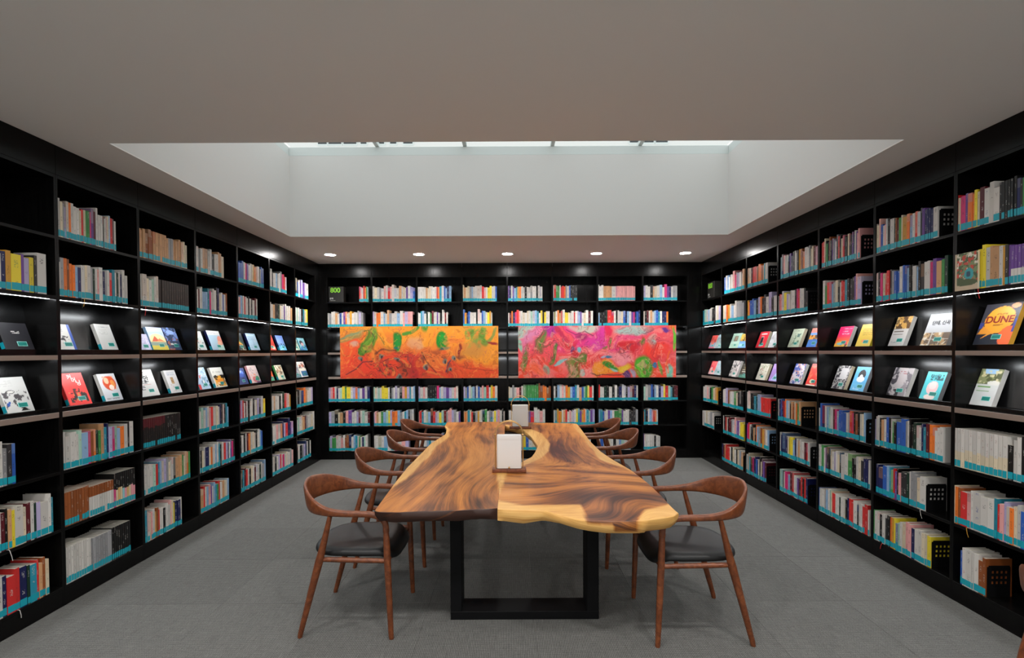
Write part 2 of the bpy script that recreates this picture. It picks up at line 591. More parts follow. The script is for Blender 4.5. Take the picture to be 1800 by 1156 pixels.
_parts = {}
def case_parts(w):
    if w in _parts:
        return _parts[w]
    P = []
    def add(nm, bm, mat):
        me = bpy.data.meshes.new(nm)
        bm.to_mesh(me); bm.free()
        me.materials.append(mat)
        P.append((nm, me))
    t = 0.013
    for a, b in ((0.0005, t), (w - t, w - 0.0005)):
        add('side_panel', bevel_box(a, b, 0.0, DEPTH, 0.0, 2.757, 0.0008), BLACK)
    add('back_panel', bevel_box(t, w - t, DEPTH - 0.012, DEPTH, 0.0, 2.757, 0.0), BLACK)
    add('plinth', bevel_box(t, w - t, 0.001, 0.02, 0.0, 0.106, 0.0008), BLACK)
    for z in ROWZ.values():
        add('shelf', bevel_box(t, w - t, 0.0, DEPTH - 0.012, z - 0.02, z, 0.0008), BLACK)
    add('top_board', bevel_box(t, w - t, 0.0, DEPTH - 0.012, 2.735, 2.757, 0.0008), BLACK)
    add('fascia', bevel_box(0.001, w - 0.001, -0.002, 0.02, 2.757, ZC - 0.001, 0.0008), BLACK)
    for tier, (lt, lb, led, top) in TIER.items():
        add('display_shelf', bevel_box(t, w - t, 0.006, DEPTH - 0.012, lb, lt, 0.0008), BLACK)
        add('display_lip', bevel_box(t, w - t, -0.003, 0.006, lb - 0.0035, lt, 0.001), LIP)
        if tier == 1:
            add('light_baffle', bevel_box(t, w - t, 0.0, 0.006, top - 0.0050, top - 0.0002, 0.0), BLACK)
        add('display_ledge', bevel_box(t, w - t, 0.072, 0.158, lt, led, 0.0008), BLACK)
        bm = bmesh.new()
        d0, z0, z1 = 0.156, lt, top - 0.002
        d1 = d0 + (z1 - led) * math.tan(PANEL_TILT)
        pr = [(d0, z0), (d0, led), (d1, z1), (d1 + 0.01, z1), (d0 + 0.01, led), (d0 + 0.01, z0)]
        vs = [[bm.verts.new((x, d, z)) for d, z in pr] for x in (t, w - t)]
        n = len(pr)
        for i in range(n):
            bm.faces.new((vs[0][i], vs[0][(i + 1) % n], vs[1][(i + 1) % n], vs[1][i]))
        bm.faces.new(vs[0][::-1]); bm.faces.new(vs[1])
        bmesh.ops.recalc_face_normals(bm, faces=bm.faces[:])
        add('display_panel', bm, LACQUER)
        add('light_strip', bevel_box(0.02, w - 0.02, 0.024, 0.048, top - 0.0018, top - 0.0002, 0.0), LED)
    _parts[w] = P
    return P

WALLNAME = {'L': 'left wall', 'R': 'right wall', 'B': 'back wall'}
def bay_words(wall, k, short=False):
    if wall == 'B':
        return f'{ORD[k-1]} bay from left, back wall'
    n = ('nearest', 'second nearest', 'third nearest', 'fourth nearest', 'third farthest', 'second farthest', 'farthest')[k - 1]
    return f'{n} bay, {WALLNAME[wall]}'

def bookcase(wall, k, label):
    loc, rz, w = bay_frame(wall, k)
    o = thing('bookcase', label, 'bookcase', loc, rz, 'black bookcases around the room')
    for nm, me in case_parts(w):
        link(nm, me, o)
    return o
BAYS = [('L', k) for k in range(1, 8)] + [('R', k) for k in range(1, 8)] + [('B', k) for k in range(1, 9)]
for wall, k in BAYS:
    bookcase(wall, k, f'tall black bookcase of books, {bay_words(wall, k)}')

# ------------------------------------------------------------------ books on the shelves
PAL = {'w': (206, 202, 196), 'c': (214, 200, 172), 'a': (150, 150, 152), 'k': (9, 9, 10), 'd': (42, 40, 42), 'n': (18, 25, 80), 'b': (40, 88, 172),
       'l': (138, 172, 206), 'e': (36, 136, 158), 'g': (62, 140, 70), 'f': (15, 48, 34), 'm': (160, 196, 178), 'y': (226, 204, 52), 'u': (208, 152, 52),
       'o': (232, 120, 44), 't': (198, 150, 106), 'h': (142, 76, 34), 'r': (212, 46, 44), 'x': (88, 16, 28), 'p': (226, 160, 158), 'q': (206, 44, 112),
       'v': (104, 66, 142), 'z': (176, 166, 202), 'j': (28, 17, 12)}
CNAME = {'w': 'white', 'c': 'cream', 'a': 'grey', 'k': 'black', 'd': 'dark grey', 'n': 'navy', 'b': 'blue', 'l': 'pale blue', 'e': 'teal', 'g': 'green',
         'f': 'dark green', 'm': 'pale green', 'y': 'yellow', 'u': 'mustard', 'o': 'orange', 't': 'tan', 'h': 'brown', 'r': 'red', 'x': 'maroon', 'p': 'pink',
         'q': 'magenta', 'v': 'purple', 'z': 'lavender', 'j': 'dark brown', '1': 'brown-topped white', '2': 'black-topped pastel', '3': 'purple and white',
         '4': 'black', '5': 'maroon-topped black', '6': 'patterned white', '7': 'pale pink'}
#            lower colour, upper colour, split height fraction
TWO = {'1': ('w', 'h', 0.66), '2': ('p', 'k', 0.52), '3': ('w', 'v', 0.40), '4': ('k', 'k', 0.5), '5': ('k', 'x', 0.68), '6': ('c', 'w', 0.45), '7': ('p', 'p', 0.5)}
CELLS = [
 ('L',1,2,0.0,0.603,'wlrwcaWwWmEwnuYvzydW'),
 ('L',1,3,0.0,0.394,'wpcwgywlwWcWwadb'),
 ('L',1,4,0.0,0.613,'cwlwrwpWwLwkwxktyWcxwfzWwe'),
 ('L',1,5,0.0,0.577,'wywbwxrlWwWrwcwnRRNfErthc'),
 ('L',2,1,0.0,0.466,'wwcalwoWWWcrcggqvxwwwkwwclrxw'),
 ('L',2,2,0.0,0.562,'WaohoolnWcWafwpWnawrewfwnww'),
 ('L',2,3,0.0,0.597,'WWWwwmLqhofgtenzqmlOWkW'),
 ('L',2,4,0.0,0.599,'hhhhhhhhhh11111111112222222222'),
 ('L',2,5,0.0,0.545,'wwwwwwwwwwwaaaaaaaaa444444444'),
 ('L',3,1,0.0,0.566,'ttthhhtttttttaattttccc'),
 ('L',3,2,0.0,0.578,'WWcwmwwjjjjjjjjjjjjj'),
 ('L',3,3,0.0,0.443,'5555555555544444444'),
 ('L',3,4,0.0,0.56,'WwwwwmrelwzacwwkTtgctog'),
 ('L',3,5,0.0,0.445,'xewcpwuhrwwkwwWpcyNNw'),
 ('L',4,1,0.0,0.449,'wwawttwwkwwttc'),
 ('L',4,2,0.0,0.487,'pwxwwLleqwwwkncwbwh'),
 ('L',4,3,0.0,0.485,'awmwlwprwwcwndwkel'),
 ('L',4,4,0.0,0.586,'wdcwNcowlwekwRznwbqk'),
 ('L',4,5,0.0,0.474,'cTrwlpvwlegrwtcwl'),
 ('L',5,1,0.0,0.549,'bbbbwqvwwcuotwwabb'),
 ('L',5,2,0.0,0.398,'wplwrwwkwdwwxw'),
 ('L',5,3,0.0,0.544,'qzrwxwkwwkwczkzwY'),
 ('L',5,4,0.0,0.468,'kwkwxotwcwkwwlb'),
 ('L',5,5,0.0,0.535,'wfexrwkcwxwwfwal'),
 ('L',6,1,0.0,0.448,'wwkwwlwwaqrrw'),
 ('L',6,2,0.0,0.598,'wwtdkfcwwvwwcwt'),
 ('L',6,3,0.0,0.514,'wwtwwkwfrpwu'),
 ('L',6,4,0.0,0.585,'kwwpwtnzrnvz'),
 ('L',6,5,0.0,0.573,'wwkwzrwqwcwwap'),
 ('L',7,1,0.0,0.436,'kknwvzvzw'),
 ('L',7,2,0.0,0.405,'wmwlwkecy'),
 ('L',7,3,0.0,0.547,'wkanotwwz'),
 ('L',7,4,0.0,0.595,'wmwctxawwcw'),
 ('L',7,5,0.0,0.464,'kwkazkwkw'),
 ('R',1,1,0.0,0.567,'rcQvOoycXWWWkkkkkkndGBwkrwntw'),
 ('R',1,2,0.128,0.598,'kyYWtTwudv33333333333wkw'),
 ('R',1,3,0.0,0.587,'6666666666666kwwkwwwwcw'),
 ('R',1,4,0.0,0.591,'cohRpwWWWerpzwocwbnwtkwrlw'),
 ('R',1,5,0.054,0.222,'bWWwWHh'),
 ('R',2,1,0.0,0.558,'wcpbwpwkWfhxgcUolwrwdvnnnnW'),
 ('R',2,2,0.0,0.633,'wwkqcrrdabbWbblkkwlkdwwqvTgf'),
 ('R',2,3,0.0,0.614,'zwwktwbkwgkBBawkkfwwnexoowwW'),
 ('R',2,4,0.03,0.479,'nNBlegrvk7dDfwaacW'),
 ('R',2,5,0.0,0.528,'gwwkwdkouyemwcppnwWccY'),
 ('R',3,1,0.033,0.524,'rRckgkhkvazwkrkcrdkcdkvnwvpp'),
 ('R',3,2,0.054,0.541,'wgrRlackwrrekdkvpZ'),
 ('R',3,3,0.0,0.598,'wbNwlmwxqlbbBwarrkhkwcl'),
 ('R',3,4,0.0,0.651,'WwGwvddcwzwckWWGkkwcdnnw'),
 ('R',3,5,0.0,0.649,'bwWalwmcRwwfwwcknrrWdwwrRw'),
 ('R',4,1,0.049,0.661,'enpwwkvndwwkuhhoWwaccxp'),
 ('R',4,2,0.0,0.514,'wrpwYzwwWkqrwWkd'),
 ('R',4,3,0.0,0.416,'wnbnrolwkthcogt'),
 ('R',4,4,0.047,0.565,'wnNNcyYlnwTwWxrw'),
 ('R',4,5,0.051,0.533,'mmkwqqlxrwwvxrkrn'),
 ('R',5,1,0.0,0.479,'ctcxRohoohtecw'),
 ('R',5,2,0.0,0.661,'uobblkzokdwzkw'),
 ('R',5,3,0.0,0.551,'wwckkefllrrrrr'),
 ('R',5,4,0.0,0.52,'vqrwkktkolahutwl'),
 ('R',5,5,0.0,0.463,'wacefxqnnbnwkcnvx'),
 ('R',6,1,0.063,0.632,'bwlwwwpqazwwt'),
 ('R',6,2,0.031,0.62,'cwouwlwwaaaa'),
 ('R',6,3,0.039,0.615,'wwzhwwwgcddk'),
 ('R',6,4,0.042,0.632,'wkrwkxxawpzvwyy'),
 ('R',6,5,0.0,0.606,'kxtrrRwkcwkcat'),
 ('R',7,2,0.043,0.649,'emwlwwkdwcz'),
 ('R',7,3,0.05,0.566,'wwpwkgctu'),
 ('R',7,4,0.031,0.437,'wwcwwaw'),
 ('B',1,1,0.488,0.624,'rpwrogm'),
 ('B',1,2,0.0,0.543,'wawwtwbwvowcuwwwaza'),
 ('B',1,3,0.0,0.634,'zprwnwmygYwzolwvwn'),
 ('B',1,4,0.0,0.63,'zakctkpvwwzxwmwx'),
 ('B',1,5,0.0,0.592,'gzggwwpwhhkwlewgwnmw'),
 ('B',2,1,0.0,0.647,'ccwawpwrpwwwtwcwvwzb'),
 ('B',2,2,0.0,0.61,'zwoowlwtawwlwpzpp'),
 ('B',2,3,0.0,0.634,'mcwmwyYwkawzwkpuzewl'),
 ('B',2,4,0.0,0.614,'zptcglmyzoolawelkaw'),
 ('B',2,5,0.0,0.533,'wwmwlwwqwpz'),
 ('B',3,1,0.0,0.516,'wwwwwtccwwwroewblnl'),
 ('B',3,2,0.0,0.462,'wwelwfwgxwwvwkwwkw'),
 ('B',3,3,0.0,0.608,'zwpw4444qlwzvzwpw'),
 ('B',3,4,0.0,0.64,'prewmlxrzwymkappzawv'),
 ('B',3,5,0.0,0.543,'wkwlewcwbwwp'),
 ('B',4,1,0.0,0.522,'ctccalwWWwrpwyywwb'),
 ('B',4,2,0.0,0.451,'bunbwwwkwwblwyuw'),
 ('B',4,3,0.0,0.522,'zabwmlnwbwpmrwyow'),
 ('B',4,4,0.0,0.632,'totecrkaucwfgwaewyzpwka'),
 ('B',4,5,0.0,0.552,'wzbwcmwlwkpw'),
 ('B',5,1,0.0,0.528,'vnwbleuowwkwwaWkwww'),
 ('B',5,2,0.0,0.637,'wxonqrpwcwcwmwlewykyww'),
 ('B',5,3,0.0,0.649,'cwawpxwggggggghhoohh'),
 ('B',5,4,0.0,0.563,'wcwqwlwbrwwpw'),
 ('B',5,5,0.0,0.562,'wlwwybwcwlwb'),
 ('B',6,1,0.0,0.371,'wrggwrroawb4444'),
 ('B',6,2,0.0,0.609,'wgwotrwyycwwrwzlvwcwxw'),
 ('B',6,3,0.0,0.616,'wklwpwoulbewtbmgyrw'),
 ('B',6,4,0.0,0.632,'weuouwtrwpwzwyevuowemvz'),
 ('B',6,5,0.0,0.572,'wmwbwrcwlwpw'),
 ('B',7,1,0.0,0.565,'wwwttttWpppppppppp'),
 ('B',7,2,0.0,0.641,'lkkkkfRRwkwwcbnlwvqnbn'),
 ('B',7,3,0.0,0.607,'rwwfkwkwdnwwkzaxnw'),
 ('B',7,4,0.0,0.607,'lebwwvlwGGvwwwddda'),
 ('B',7,5,0.0,0.495,'wbwcwkwlmwp'),
 ('B',8,1,0.0,0.519,'zwwktcwlwqvnwaa'),
 ('B',8,2,0.0,0.383,'wkxwtwlbewnno'),
 ('B',8,3,0.0,0.53,'mwabnlwnzyrmekxx'),
 ('B',8,4,0.0,0.23,'oekkwlzprow'),
 ('B',8,5,0.0,0.265,'vwwwwwkww'),
]

def lin(c, j=0.0):
    return tuple(min(1.0, max(0.0, v * (1 + j))) for v in srgb(*c))

class Book:
    pass

def shelf_books():
    out = []
    for wall, k, row, a0, a1, s in CELLS:
        r = random.Random(hash((ord(wall), k, row)) & 0xffff)
        n = len(s)
        wts = []
        for i, ch in enumerate(s):
            run = (i and s[i - 1] == ch) or (i + 1 < n and s[i + 1] == ch)
            base = 1.75 if ch.isupper() else 1.0
            wts.append(base * (r.uniform(0.94, 1.04) if (ch.isdigit() or (i and s[i - 1] == ch and s[max(0, i - 3):i + 1].count(ch) > 3)) else r.uniform(0.68, 1.32)))
        tot = sum(wts)
        a, h, d = a0, 0.215, 0.15
        set_h = None
        for i, ch in enumerate(s):
            b = Book()
            th = wts[i] / tot * (a1 - a0)
            c = ch.lower()
            near = s[max(0, i - 2):i + 3]
            series = ch.isdigit() or near.count(ch) >= 4
            if not series or set_h is None or s[i - 1] != ch:
                h = r.choice((0.205, 0.212, 0.215, 0.222, 0.228, 0.235)) + r.uniform(-0.008, 0.008)
                if r.random() < 0.10:
                    h += 0.022
                if wall != 'B':
                    h *= 1.02
                d = r.uniform(0.135, 0.165)
                set_h = h
            if c in ('j', '4', '5'):
                h = 0.235
            b.wall, b.k, b.row, b.i, b.n, b.ch = wall, k, row, i, n, ch
            gap = 0.0013 if series else 0.0007
            b.a, b.t, b.h, b.d = a + gap, th - 2 * gap, min(h, 0.30), d
            b.set = 0.004 + (0 if series else r.uniform(0, 0.006))
            b.label_z = (0.007 + r.uniform(-0.002, 0.002), 0.046 + r.uniform(-0.003, 0.003))
            b.has_label = r.random() > 0.035
            j = r.uniform(-0.18, 0.12)
            if ch in TWO:
                lo, hi, f = TWO[ch]
                b.split = f + r.uniform(-0.05, 0.05) * (ch != '1' and ch != '3')
                b.c_lo, b.c_hi = lin(PAL[lo], j), lin(PAL[hi], j)
                if ch == '2':
                    b.c_lo = lin(r.choice(((226, 150, 160), (150, 200, 206), (210, 170, 110), (214, 196, 160), (200, 60, 120))))
            else:
                b.split = None
                if r.random() < 0.22 and not series:
                    b.split = r.choice((0.32, 0.6, 0.75))
                    b.c_lo = lin(PAL[c], j)
                    b.c_hi = tuple(0.75 * v + 0.25 * w for v, w in zip(b.c_lo, lin(PAL[r.choice('wckarlbt')])))
                else:
                    b.c_lo = b.c_hi = lin(PAL[c], j)
            L = sum(b.c_hi) / 3
            b.ink = (0.02, 0.02, 0.02) if L > 0.25 else ((0.6, 0.58, 0.54) if L < 0.08 or r.random() < 0.7 else (0.02, 0.02, 0.02))
            if L > 0.4 and r.random() < 0.25:
                b.ink = lin(r.choice(((190, 40, 40), (30, 60, 140), (20, 110, 90))))
            if ch == '6':
                b.ink = lin((150, 110, 100))
            if c in ('j', '5'):
                b.ink = lin((96, 74, 56))
            b.seed = r.uniform(0, 50)
            out.append(b)
            a += th
    return out

def cover_geo(b, o=(0, 0, 0)):
    """verts, faces, colour per face, uv per face corner"""
    t, D, h, c = b.t, b.d, b.h, min(0.0022, b.t * 0.2)
    zs = [0, h] if b.split is None else [0, h * b.split, h]
    prof = [(0, 0), (t, 0), (t, D), (t - c, D), (t - c, c), (c, c), (c, D), (0, D)]
    V, F, C, U = [], [], [], []
    for z in zs:
        V += [(o[0] + x, o[1] + y, o[2] + z) for x, y in prof]
    m = 8
    for li in range(len(zs) - 1):
        colr = b.c_lo if li == 0 else b.c_hi
        for i in range(m):
            j = (i + 1) % m
            F.append((li * m + i, li * m + j, (li + 1) * m + j, (li + 1) * m + i))
            C.append(colr if i in (0, 1, 7) else (0.55, 0.52, 0.46) if i in (3, 4, 5) else colr)
            z0, z1 = zs[li], zs[li + 1]
            U += [(0, z0 + b.seed), (1, z0 + b.seed), (1, z1 + b.seed), (0, z1 + b.seed)] if i == 0 else [(9, 0)] * 4
    for base, rev in ((0, True), ((len(zs) - 1) * m, False)):
        for q in ((0, 5, 6, 7), (0, 1, 4, 5), (1, 2, 3, 4)):
            F.append(tuple(base + x for x in (q[::-1] if rev else q)))
            C.append(b.c_lo if rev else b.c_hi)
            U += [(9, 0)] * 4
    return V, F, C, U

def page_geo(b, o=(0, 0, 0)):
    c = min(0.0022, b.t * 0.2)
    v, f = box_vf(o[0] + c, o[0] + b.t - c, o[1] + c, o[1] + b.d - 0.003, o[2] + 0.001, o[2] + b.h - 0.0015)
    return v, f

def label_geo(b, o=(0, 0, 0)):
    z0, z1 = b.label_z
    x0, x1, y = o[0] + 0.0004, o[0] + b.t - 0.0004, o[1] - 0.0007
    v = [(x0, y, o[2] + z0), (x1, y, o[2] + z0), (x1, y, o[2] + z1), (x0, y, o[2] + z1)]
    v += [(x, o[1] + 0.0001, z) for x, _y, z in v]
    return v, [(0, 1, 2, 3), (0, 4, 5, 1), (3, 2, 6, 7), (0, 3, 7, 4), (1, 5, 6, 2)]

def color_faces(me, F, C, ink, U):
    n = sum(len(f) for f in F)
    col = np.repeat(np.array(C, np.float32), [len(f) for f in F], 0)
    set_attr(me, 'Col', col, dom='CORNER')
    ik = np.repeat(np.array(ink if isinstance(ink, list) else [ink] * len(F), np.float32), [len(f) for f in F], 0)
    set_attr(me, 'Ink', ik, dom='CORNER')
    uv = me.uv_layers.new(name='UVMap')
    uv.data.foreach_set('uv', np.array(U, np.float32).ravel())

def to_world(wall, k, a, d, z):
    loc, rz, w = bay_frame(wall, k)
    c, s = math.cos(rz), math.sin(rz)
    return (loc[0] + a * c - d * s, loc[1] + a * s + d * c, z)

def project(p):
    """pixel of a world point in the photograph's frame"""
    q = cam.matrix_world.inverted() @ Vector(p)
    if q.z > -0.1:
        return None
    return (900 + FPX * q.x / -q.z, 632.3 - FPX * q.y / -q.z)

def seen_area(b):
    p = [project(to_world(b.wall, b.k, b.a + x, b.set, ROWZ[b.row] + z)) for x, z in ((0, 0), (b.t, 0), (b.t, b.h), (0, b.h))]
    if any(q is None for q in p):
        return 0
    if not all(-4 < q[0] < 1800 for q in p):
        return 0
    a = 0
    for i in range(4):
        a += p[i][0] * p[(i + 1) % 4][1] - p[(i + 1) % 4][0] * p[i][1]
    hid = (b.wall == 'B' and b.row == 5 and b.k in (3, 4, 5, 6, 7)) or (b.wall == 'B' and b.row == 4 and b.k == 5)
    return abs(a) / 2 * (0.3 if hid else 1)

ROWWORD = {1: 'top row', 2: 'second row', 3: 'row below displays', 4: 'next-to-bottom row', 5: 'bottom row'}
RIBBONS = {('L', 3, 2): {1: 'r', 3: 'w', 8: 'w', 9: 'w', 11: 'w', 13: 'w', 14: 'w', 16: 'w', 17: 'w', 18: 'w'}, ('L', 3, 3): {0: 'w', 6: 'w', 9: 'w'},
           ('L', 2, 2): {7: 'f', 8: 'u'}, ('L', 1, 4): {14: 'w'}, ('R', 1, 2): {1: 'r', 0: 'f'}, ('R', 2, 3): {8: 'u'}, ('R', 2, 4): {17: 'w'}, ('R', 2, 5): {4: 'r'},
           ('R', 1, 4): {0: 'r', 4: 'u'}, ('R', 3, 3): {7: 'r'}, ('R', 3, 4): {2: 'r', 9: 'u'}, ('L', 1, 5): {17: 'w'}, ('L', 3, 5): {15: 'g'}}
RIBMAT = {}
def ribbon_mat(c):
    if c not in RIBMAT:
        RIBMAT[c] = material('ribbon_' + CNAME[c].replace(' ', '_'), lin(PAL[c]), 0.6)
    return RIBMAT[c]

def single_book(b, count_from_right):
    loc = to_world(b.wall, b.k, b.a, b.set, ROWZ[b.row] + 0.0003)
    rz = bay_frame(b.wall, b.k)[1]
    V, F, C, U = cover_geo(b)
    me = bpy.data.meshes.new('book')
    me.from_pydata(V, [], F)
    me.materials.append(COVER)
    color_faces(me, F, C, b.ink, U)
    me.update()
    o = link('book', me)
    o.location = loc
    o.rotation_euler = (0, 0, rz)
    size = 'thick' if b.t > 0.033 else 'slim' if b.t < 0.017 else 'medium-thick'
    cname = CNAME[b.ch.lower()]
    pos = f'{ORD[b.n - 1 - b.i]} from right' if count_from_right else f'{ORD[b.i]} from left'
    tag(o, f'{size} {cname} book, {pos}, {ROWWORD[b.row]}, {bay_words(b.wall, b.k)}', 'book',
        f'books in the {ROWWORD[b.row]}, {bay_words(b.wall, b.k)}')
    v, f = page_geo(b)
    mesh_obj('page_block', v, f, PAGES, o)
    if b.has_label:
        v, f = label_geo(b)
        mesh_obj('spine_label', v, f, TEAL, o)
    rb = RIBBONS.get((b.wall, b.k, b.row), {}).get(b.i)
    if rb:
        r = random.Random(b.seed)
        x0, L, sw = b.t * 0.4, r.uniform(0.045, 0.075), r.uniform(-0.01, 0.012)
        path = [(x0, 0.02, 0.0004), (x0, -b.set - 0.0045, 0.0004), (x0 + sw * .3, -b.set - 0.006, -0.006), (x0 + sw, -b.set - 0.008, -L * .6), (x0 + sw * 1.6, -b.set - 0.006, -L)]
        vv, ff = [], []
        for x, y, z in path:
            vv += [(x - 0.0022, y, z), (x + 0.0022, y, z)]
        ff = [(2 * i, 2 * i + 1, 2 * i + 3, 2 * i + 2) for i in range(len(path) - 1)]
        mesh_obj('ribbon_marker', vv, ff, ribbon_mat(rb), o)['label'] = f'{CNAME[rb]} ribbon marker hanging over the shelf edge'
    if b.ch == '7':
        letters('spine_lettering', 'KNIFE', 0.030, (b.t * 0.5, -0.0009, b.h * 0.60), (R_(90), R_(90), 0), (0.03, 0.03, 0.03), o)
    return o

TXT = {}
def letters(nm, body, size, loc, rot, color, parent, align='CENTER', bold=0.0):
    key = tuple(round(c, 3) for c in color)
    if key not in TXT:
        TXT[key] = material('print_ink', color, 0.5)
    cu = bpy.data.curves.new(nm, 'FONT')
    cu.body = body
    cu.size = size
    cu.align_x = align
    cu.align_y = 'CENTER'
    cu.extrude = 0.0002
    cu.offset = bold
    cu.materials.append(TXT[key])
    tmp = bpy.data.objects.new('lettering_source', cu)
    COL.objects.link(tmp)
    dg = bpy.context.evaluated_depsgraph_get()
    me = bpy.data.meshes.new_from_object(tmp.evaluated_get(dg))
    bpy.data.objects.remove(tmp)
    if not me.materials:
        me.materials.append(TXT[key])
    o = link(nm, me, parent)
    o.location = loc
    o.rotation_euler = rot
    return o

N_SINGLE = 300
DISP = [
 ('L',1,1,2.850,3.024,0.172),
 ('L',2,1,3.170,3.320,0.182),
 ('L',2,1,3.522,3.662,0.201),
 ('L',1,2,2.846,3.008,0.224),
 ('L',2,2,3.247,3.419,0.231),
 ('L',2,2,3.540,3.696,0.212),
 ('L',3,1,3.870,4.015,0.138),
 ('L',3,1,4.021,4.204,0.204),
 ('L',3,1,4.213,4.369,0.210),
 ('L',3,2,3.885,4.080,0.229),
 ('L',3,2,4.221,4.359,0.211),
 ('L',4,1,4.558,4.730,0.193),
 ('L',4,1,4.816,5.024,0.208),
 ('L',4,2,4.603,4.778,0.221),
 ('L',4,2,4.862,5.057,0.213),
 ('L',5,1,5.249,5.431,0.202),
 ('L',5,1,5.522,5.726,0.206),
 ('L',5,2,5.263,5.470,0.189),
 ('L',5,2,5.540,5.736,0.213),
 ('L',6,1,5.910,6.115,0.220),
 ('L',6,1,6.215,6.405,0.204),
 ('L',6,2,5.913,6.066,0.199),
 ('L',6,2,6.174,6.361,0.197),
 ('L',7,1,6.606,6.800,0.215),
 ('L',7,1,6.839,7.057,0.186),
 ('L',7,2,6.612,6.809,0.233),
 ('L',7,2,6.833,7.057,0.228),
 ('R',7,1,7.024,7.216,0.201),
 ('R',7,1,6.794,6.985,0.207),
 ('R',7,2,7.046,7.239,0.200),
 ('R',7,2,6.810,7.022,0.208),
 ('R',6,1,6.312,6.561,0.206),
 ('R',6,1,6.080,6.291,0.191),
 ('R',6,2,6.325,6.541,0.222),
 ('R',6,2,6.062,6.261,0.186),
 ('R',5,1,5.614,5.824,0.201),
 ('R',5,1,5.348,5.546,0.192),
 ('R',5,2,5.610,5.815,0.201),
 ('R',5,2,5.344,5.523,0.205),
 ('R',4,1,4.947,5.145,0.203),
 ('R',4,1,4.671,4.820,0.197),
 ('R',4,2,4.921,5.103,0.220),
 ('R',4,2,4.662,4.825,0.226),
 ('R',3,1,4.233,4.406,0.191),
 ('R',3,1,3.967,4.131,0.198),
 ('R',3,2,4.265,4.434,0.220),
 ('R',3,2,4.031,4.193,0.217),
 ('R',2,1,3.620,3.764,0.237),
 ('R',2,1,3.260,3.469,0.236),
 ('R',2,2,3.625,3.802,0.224),
 ('R',2,2,3.325,3.478,0.205),
 ('R',1,1,2.847,3.067,0.268),
 ('R',1,2,2.968,3.110,0.241),
]

all_books = shelf_books()
all_books.sort(key=lambda b: -seen_area(b))
n_shelf = N_SINGLE - len(DISP) - 1
singles = all_books[:n_shelf]
# names follow the shelves, left to right
singles.sort(key=lambda b: (b.wall, b.k, b.row, b.i))
for b in singles:
    single_book(b, b.wall == 'L' and b.k == 1)
V, F, C, U, INK, MI = [], [], [], [], [], []
for b in all_books[n_shelf:]:
    n = len(V)
    v, f, c, u = cover_geo(b)
    wv = v
    wf = list(f)
    C += c; U += u; INK += [b.ink] * len(f); MI += [0] * len(f)
    v2, f2 = page_geo(b)
    f2 = [tuple(len(wv) + i for i in q) for q in f2]
    wv = wv + v2
    C += [(0.5, 0.5, 0.5)] * 6; U += [(9, 0)] * 24; INK += [b.ink] * 6; MI += [1] * 6
    wf += f2
    if b.has_label:
        v3, f3 = label_geo(b)
        f3 = [tuple(len(wv) + i for i in q) for q in f3]
        wv = wv + v3
        wf += f3
        C += [(0.5, 0.5, 0.5)] * 5; U += [(9, 0)] * 20; INK += [b.ink] * 5; MI += [2] * 5
    V += [to_world(b.wall, b.k, b.a + x, b.set + y, ROWZ[b.row] + 0.0003 + z) for x, y, z in wv]
    F += [tuple(n + i for i in q) for q in wf]
me = bpy.data.meshes.new('distant_books')
me.from_pydata(V, [], F)
for m in (COVER, PAGES, TEAL):
    me.materials.append(m)
color_faces(me, F, C, INK, U)
me.polygons.foreach_set('material_index', MI)
me.update()
ob = link('distant_books', me)
tag(ob, 'many upright books with teal spine labels filling the farther shelves all around', 'books')
ob['kind'] = 'stuff'

# ------------------------------------------------------------------ displayed books
NX, NY = 41, 57
def art_cover(spec):
    """paints a cover: spec is base colour then operations"""
    u, v = np.meshgrid(np.linspace(0, 1, NX), np.linspace(0, 1, NY))
    parts = [p.strip() for p in spec.split('|')]
    col = np.zeros((NY, NX, 3)); col[:] = pal(parts[0])
    for p in parts[1:]:
        q = p.split()
        op, a = q[0], q[1:]
        if op == 'R':
            x0, y0, x1, y1 = map(float, a[:4]); m = (u >= x0) & (u <= x1) & (v >= y0) & (v <= y1); col[m] = pal(a[4])
        elif op == 'E':
            x, y, rx, ry = map(float, a[:4]); m = ((u - x) / rx) ** 2 + ((v - y) / ry) ** 2 <= 1; col[m] = pal(a[4])
        elif op == 'G':                       # vertical blend from bottom to top between heights
            y0, y1 = map(float, a[:2]); f = sstep(y0, y1, v)[..., None]; m = (v >= y0 - 1e-6) & (v <= y1 + 1e-6)
            g = (1 - f) * np.array(pal(a[2])) + f * np.array(pal(a[3])); col[m] = g[m]
        elif op == 'N':                       # blotches inside a box
            x0, y0, x1, y1 = map(float, a[:4]); th = float(a[4]); sd = int(a[5]); sc = float(a[6])
            n = vnoise(u * sc, v * sc * 1.4, sd, 3); m = (n > th) & (u >= x0) & (u <= x1) & (v >= y0) & (v <= y1); col[m] = pal(a[7])
        elif op == 'T':                       # triangle
            x0, y0, x1, y1, x2, y2 = map(float, a[:6])
            d = lambda ax, ay, bx, by: (bx - ax) * (v - ay) - (by - ay) * (u - ax)
            s1, s2, s3 = d(x0, y0, x1, y1), d(x1, y1, x2, y2), d(x2, y2, x0, y0)
            m = ((s1 >= 0) & (s2 >= 0) & (s3 >= 0)) | ((s1 <= 0) & (s2 <= 0) & (s3 <= 0)); col[m] = pal(a[6])
        elif op == 'L':                       # rows of small print
            x0, y0, x1, y1 = map(float, a[:4]); n = int(a[4])
            k = (v - y0) / (y1 - y0) * (2 * n - 1); m = (u >= x0) & (u <= x1) & (v >= y0) & (v <= y1) & (np.floor(k) % 2 == 0) & (vnoise(u * 13, v * 40, n, 2) > .42)
            col[m] = pal(a[5])
    return col.reshape(-1, 3)
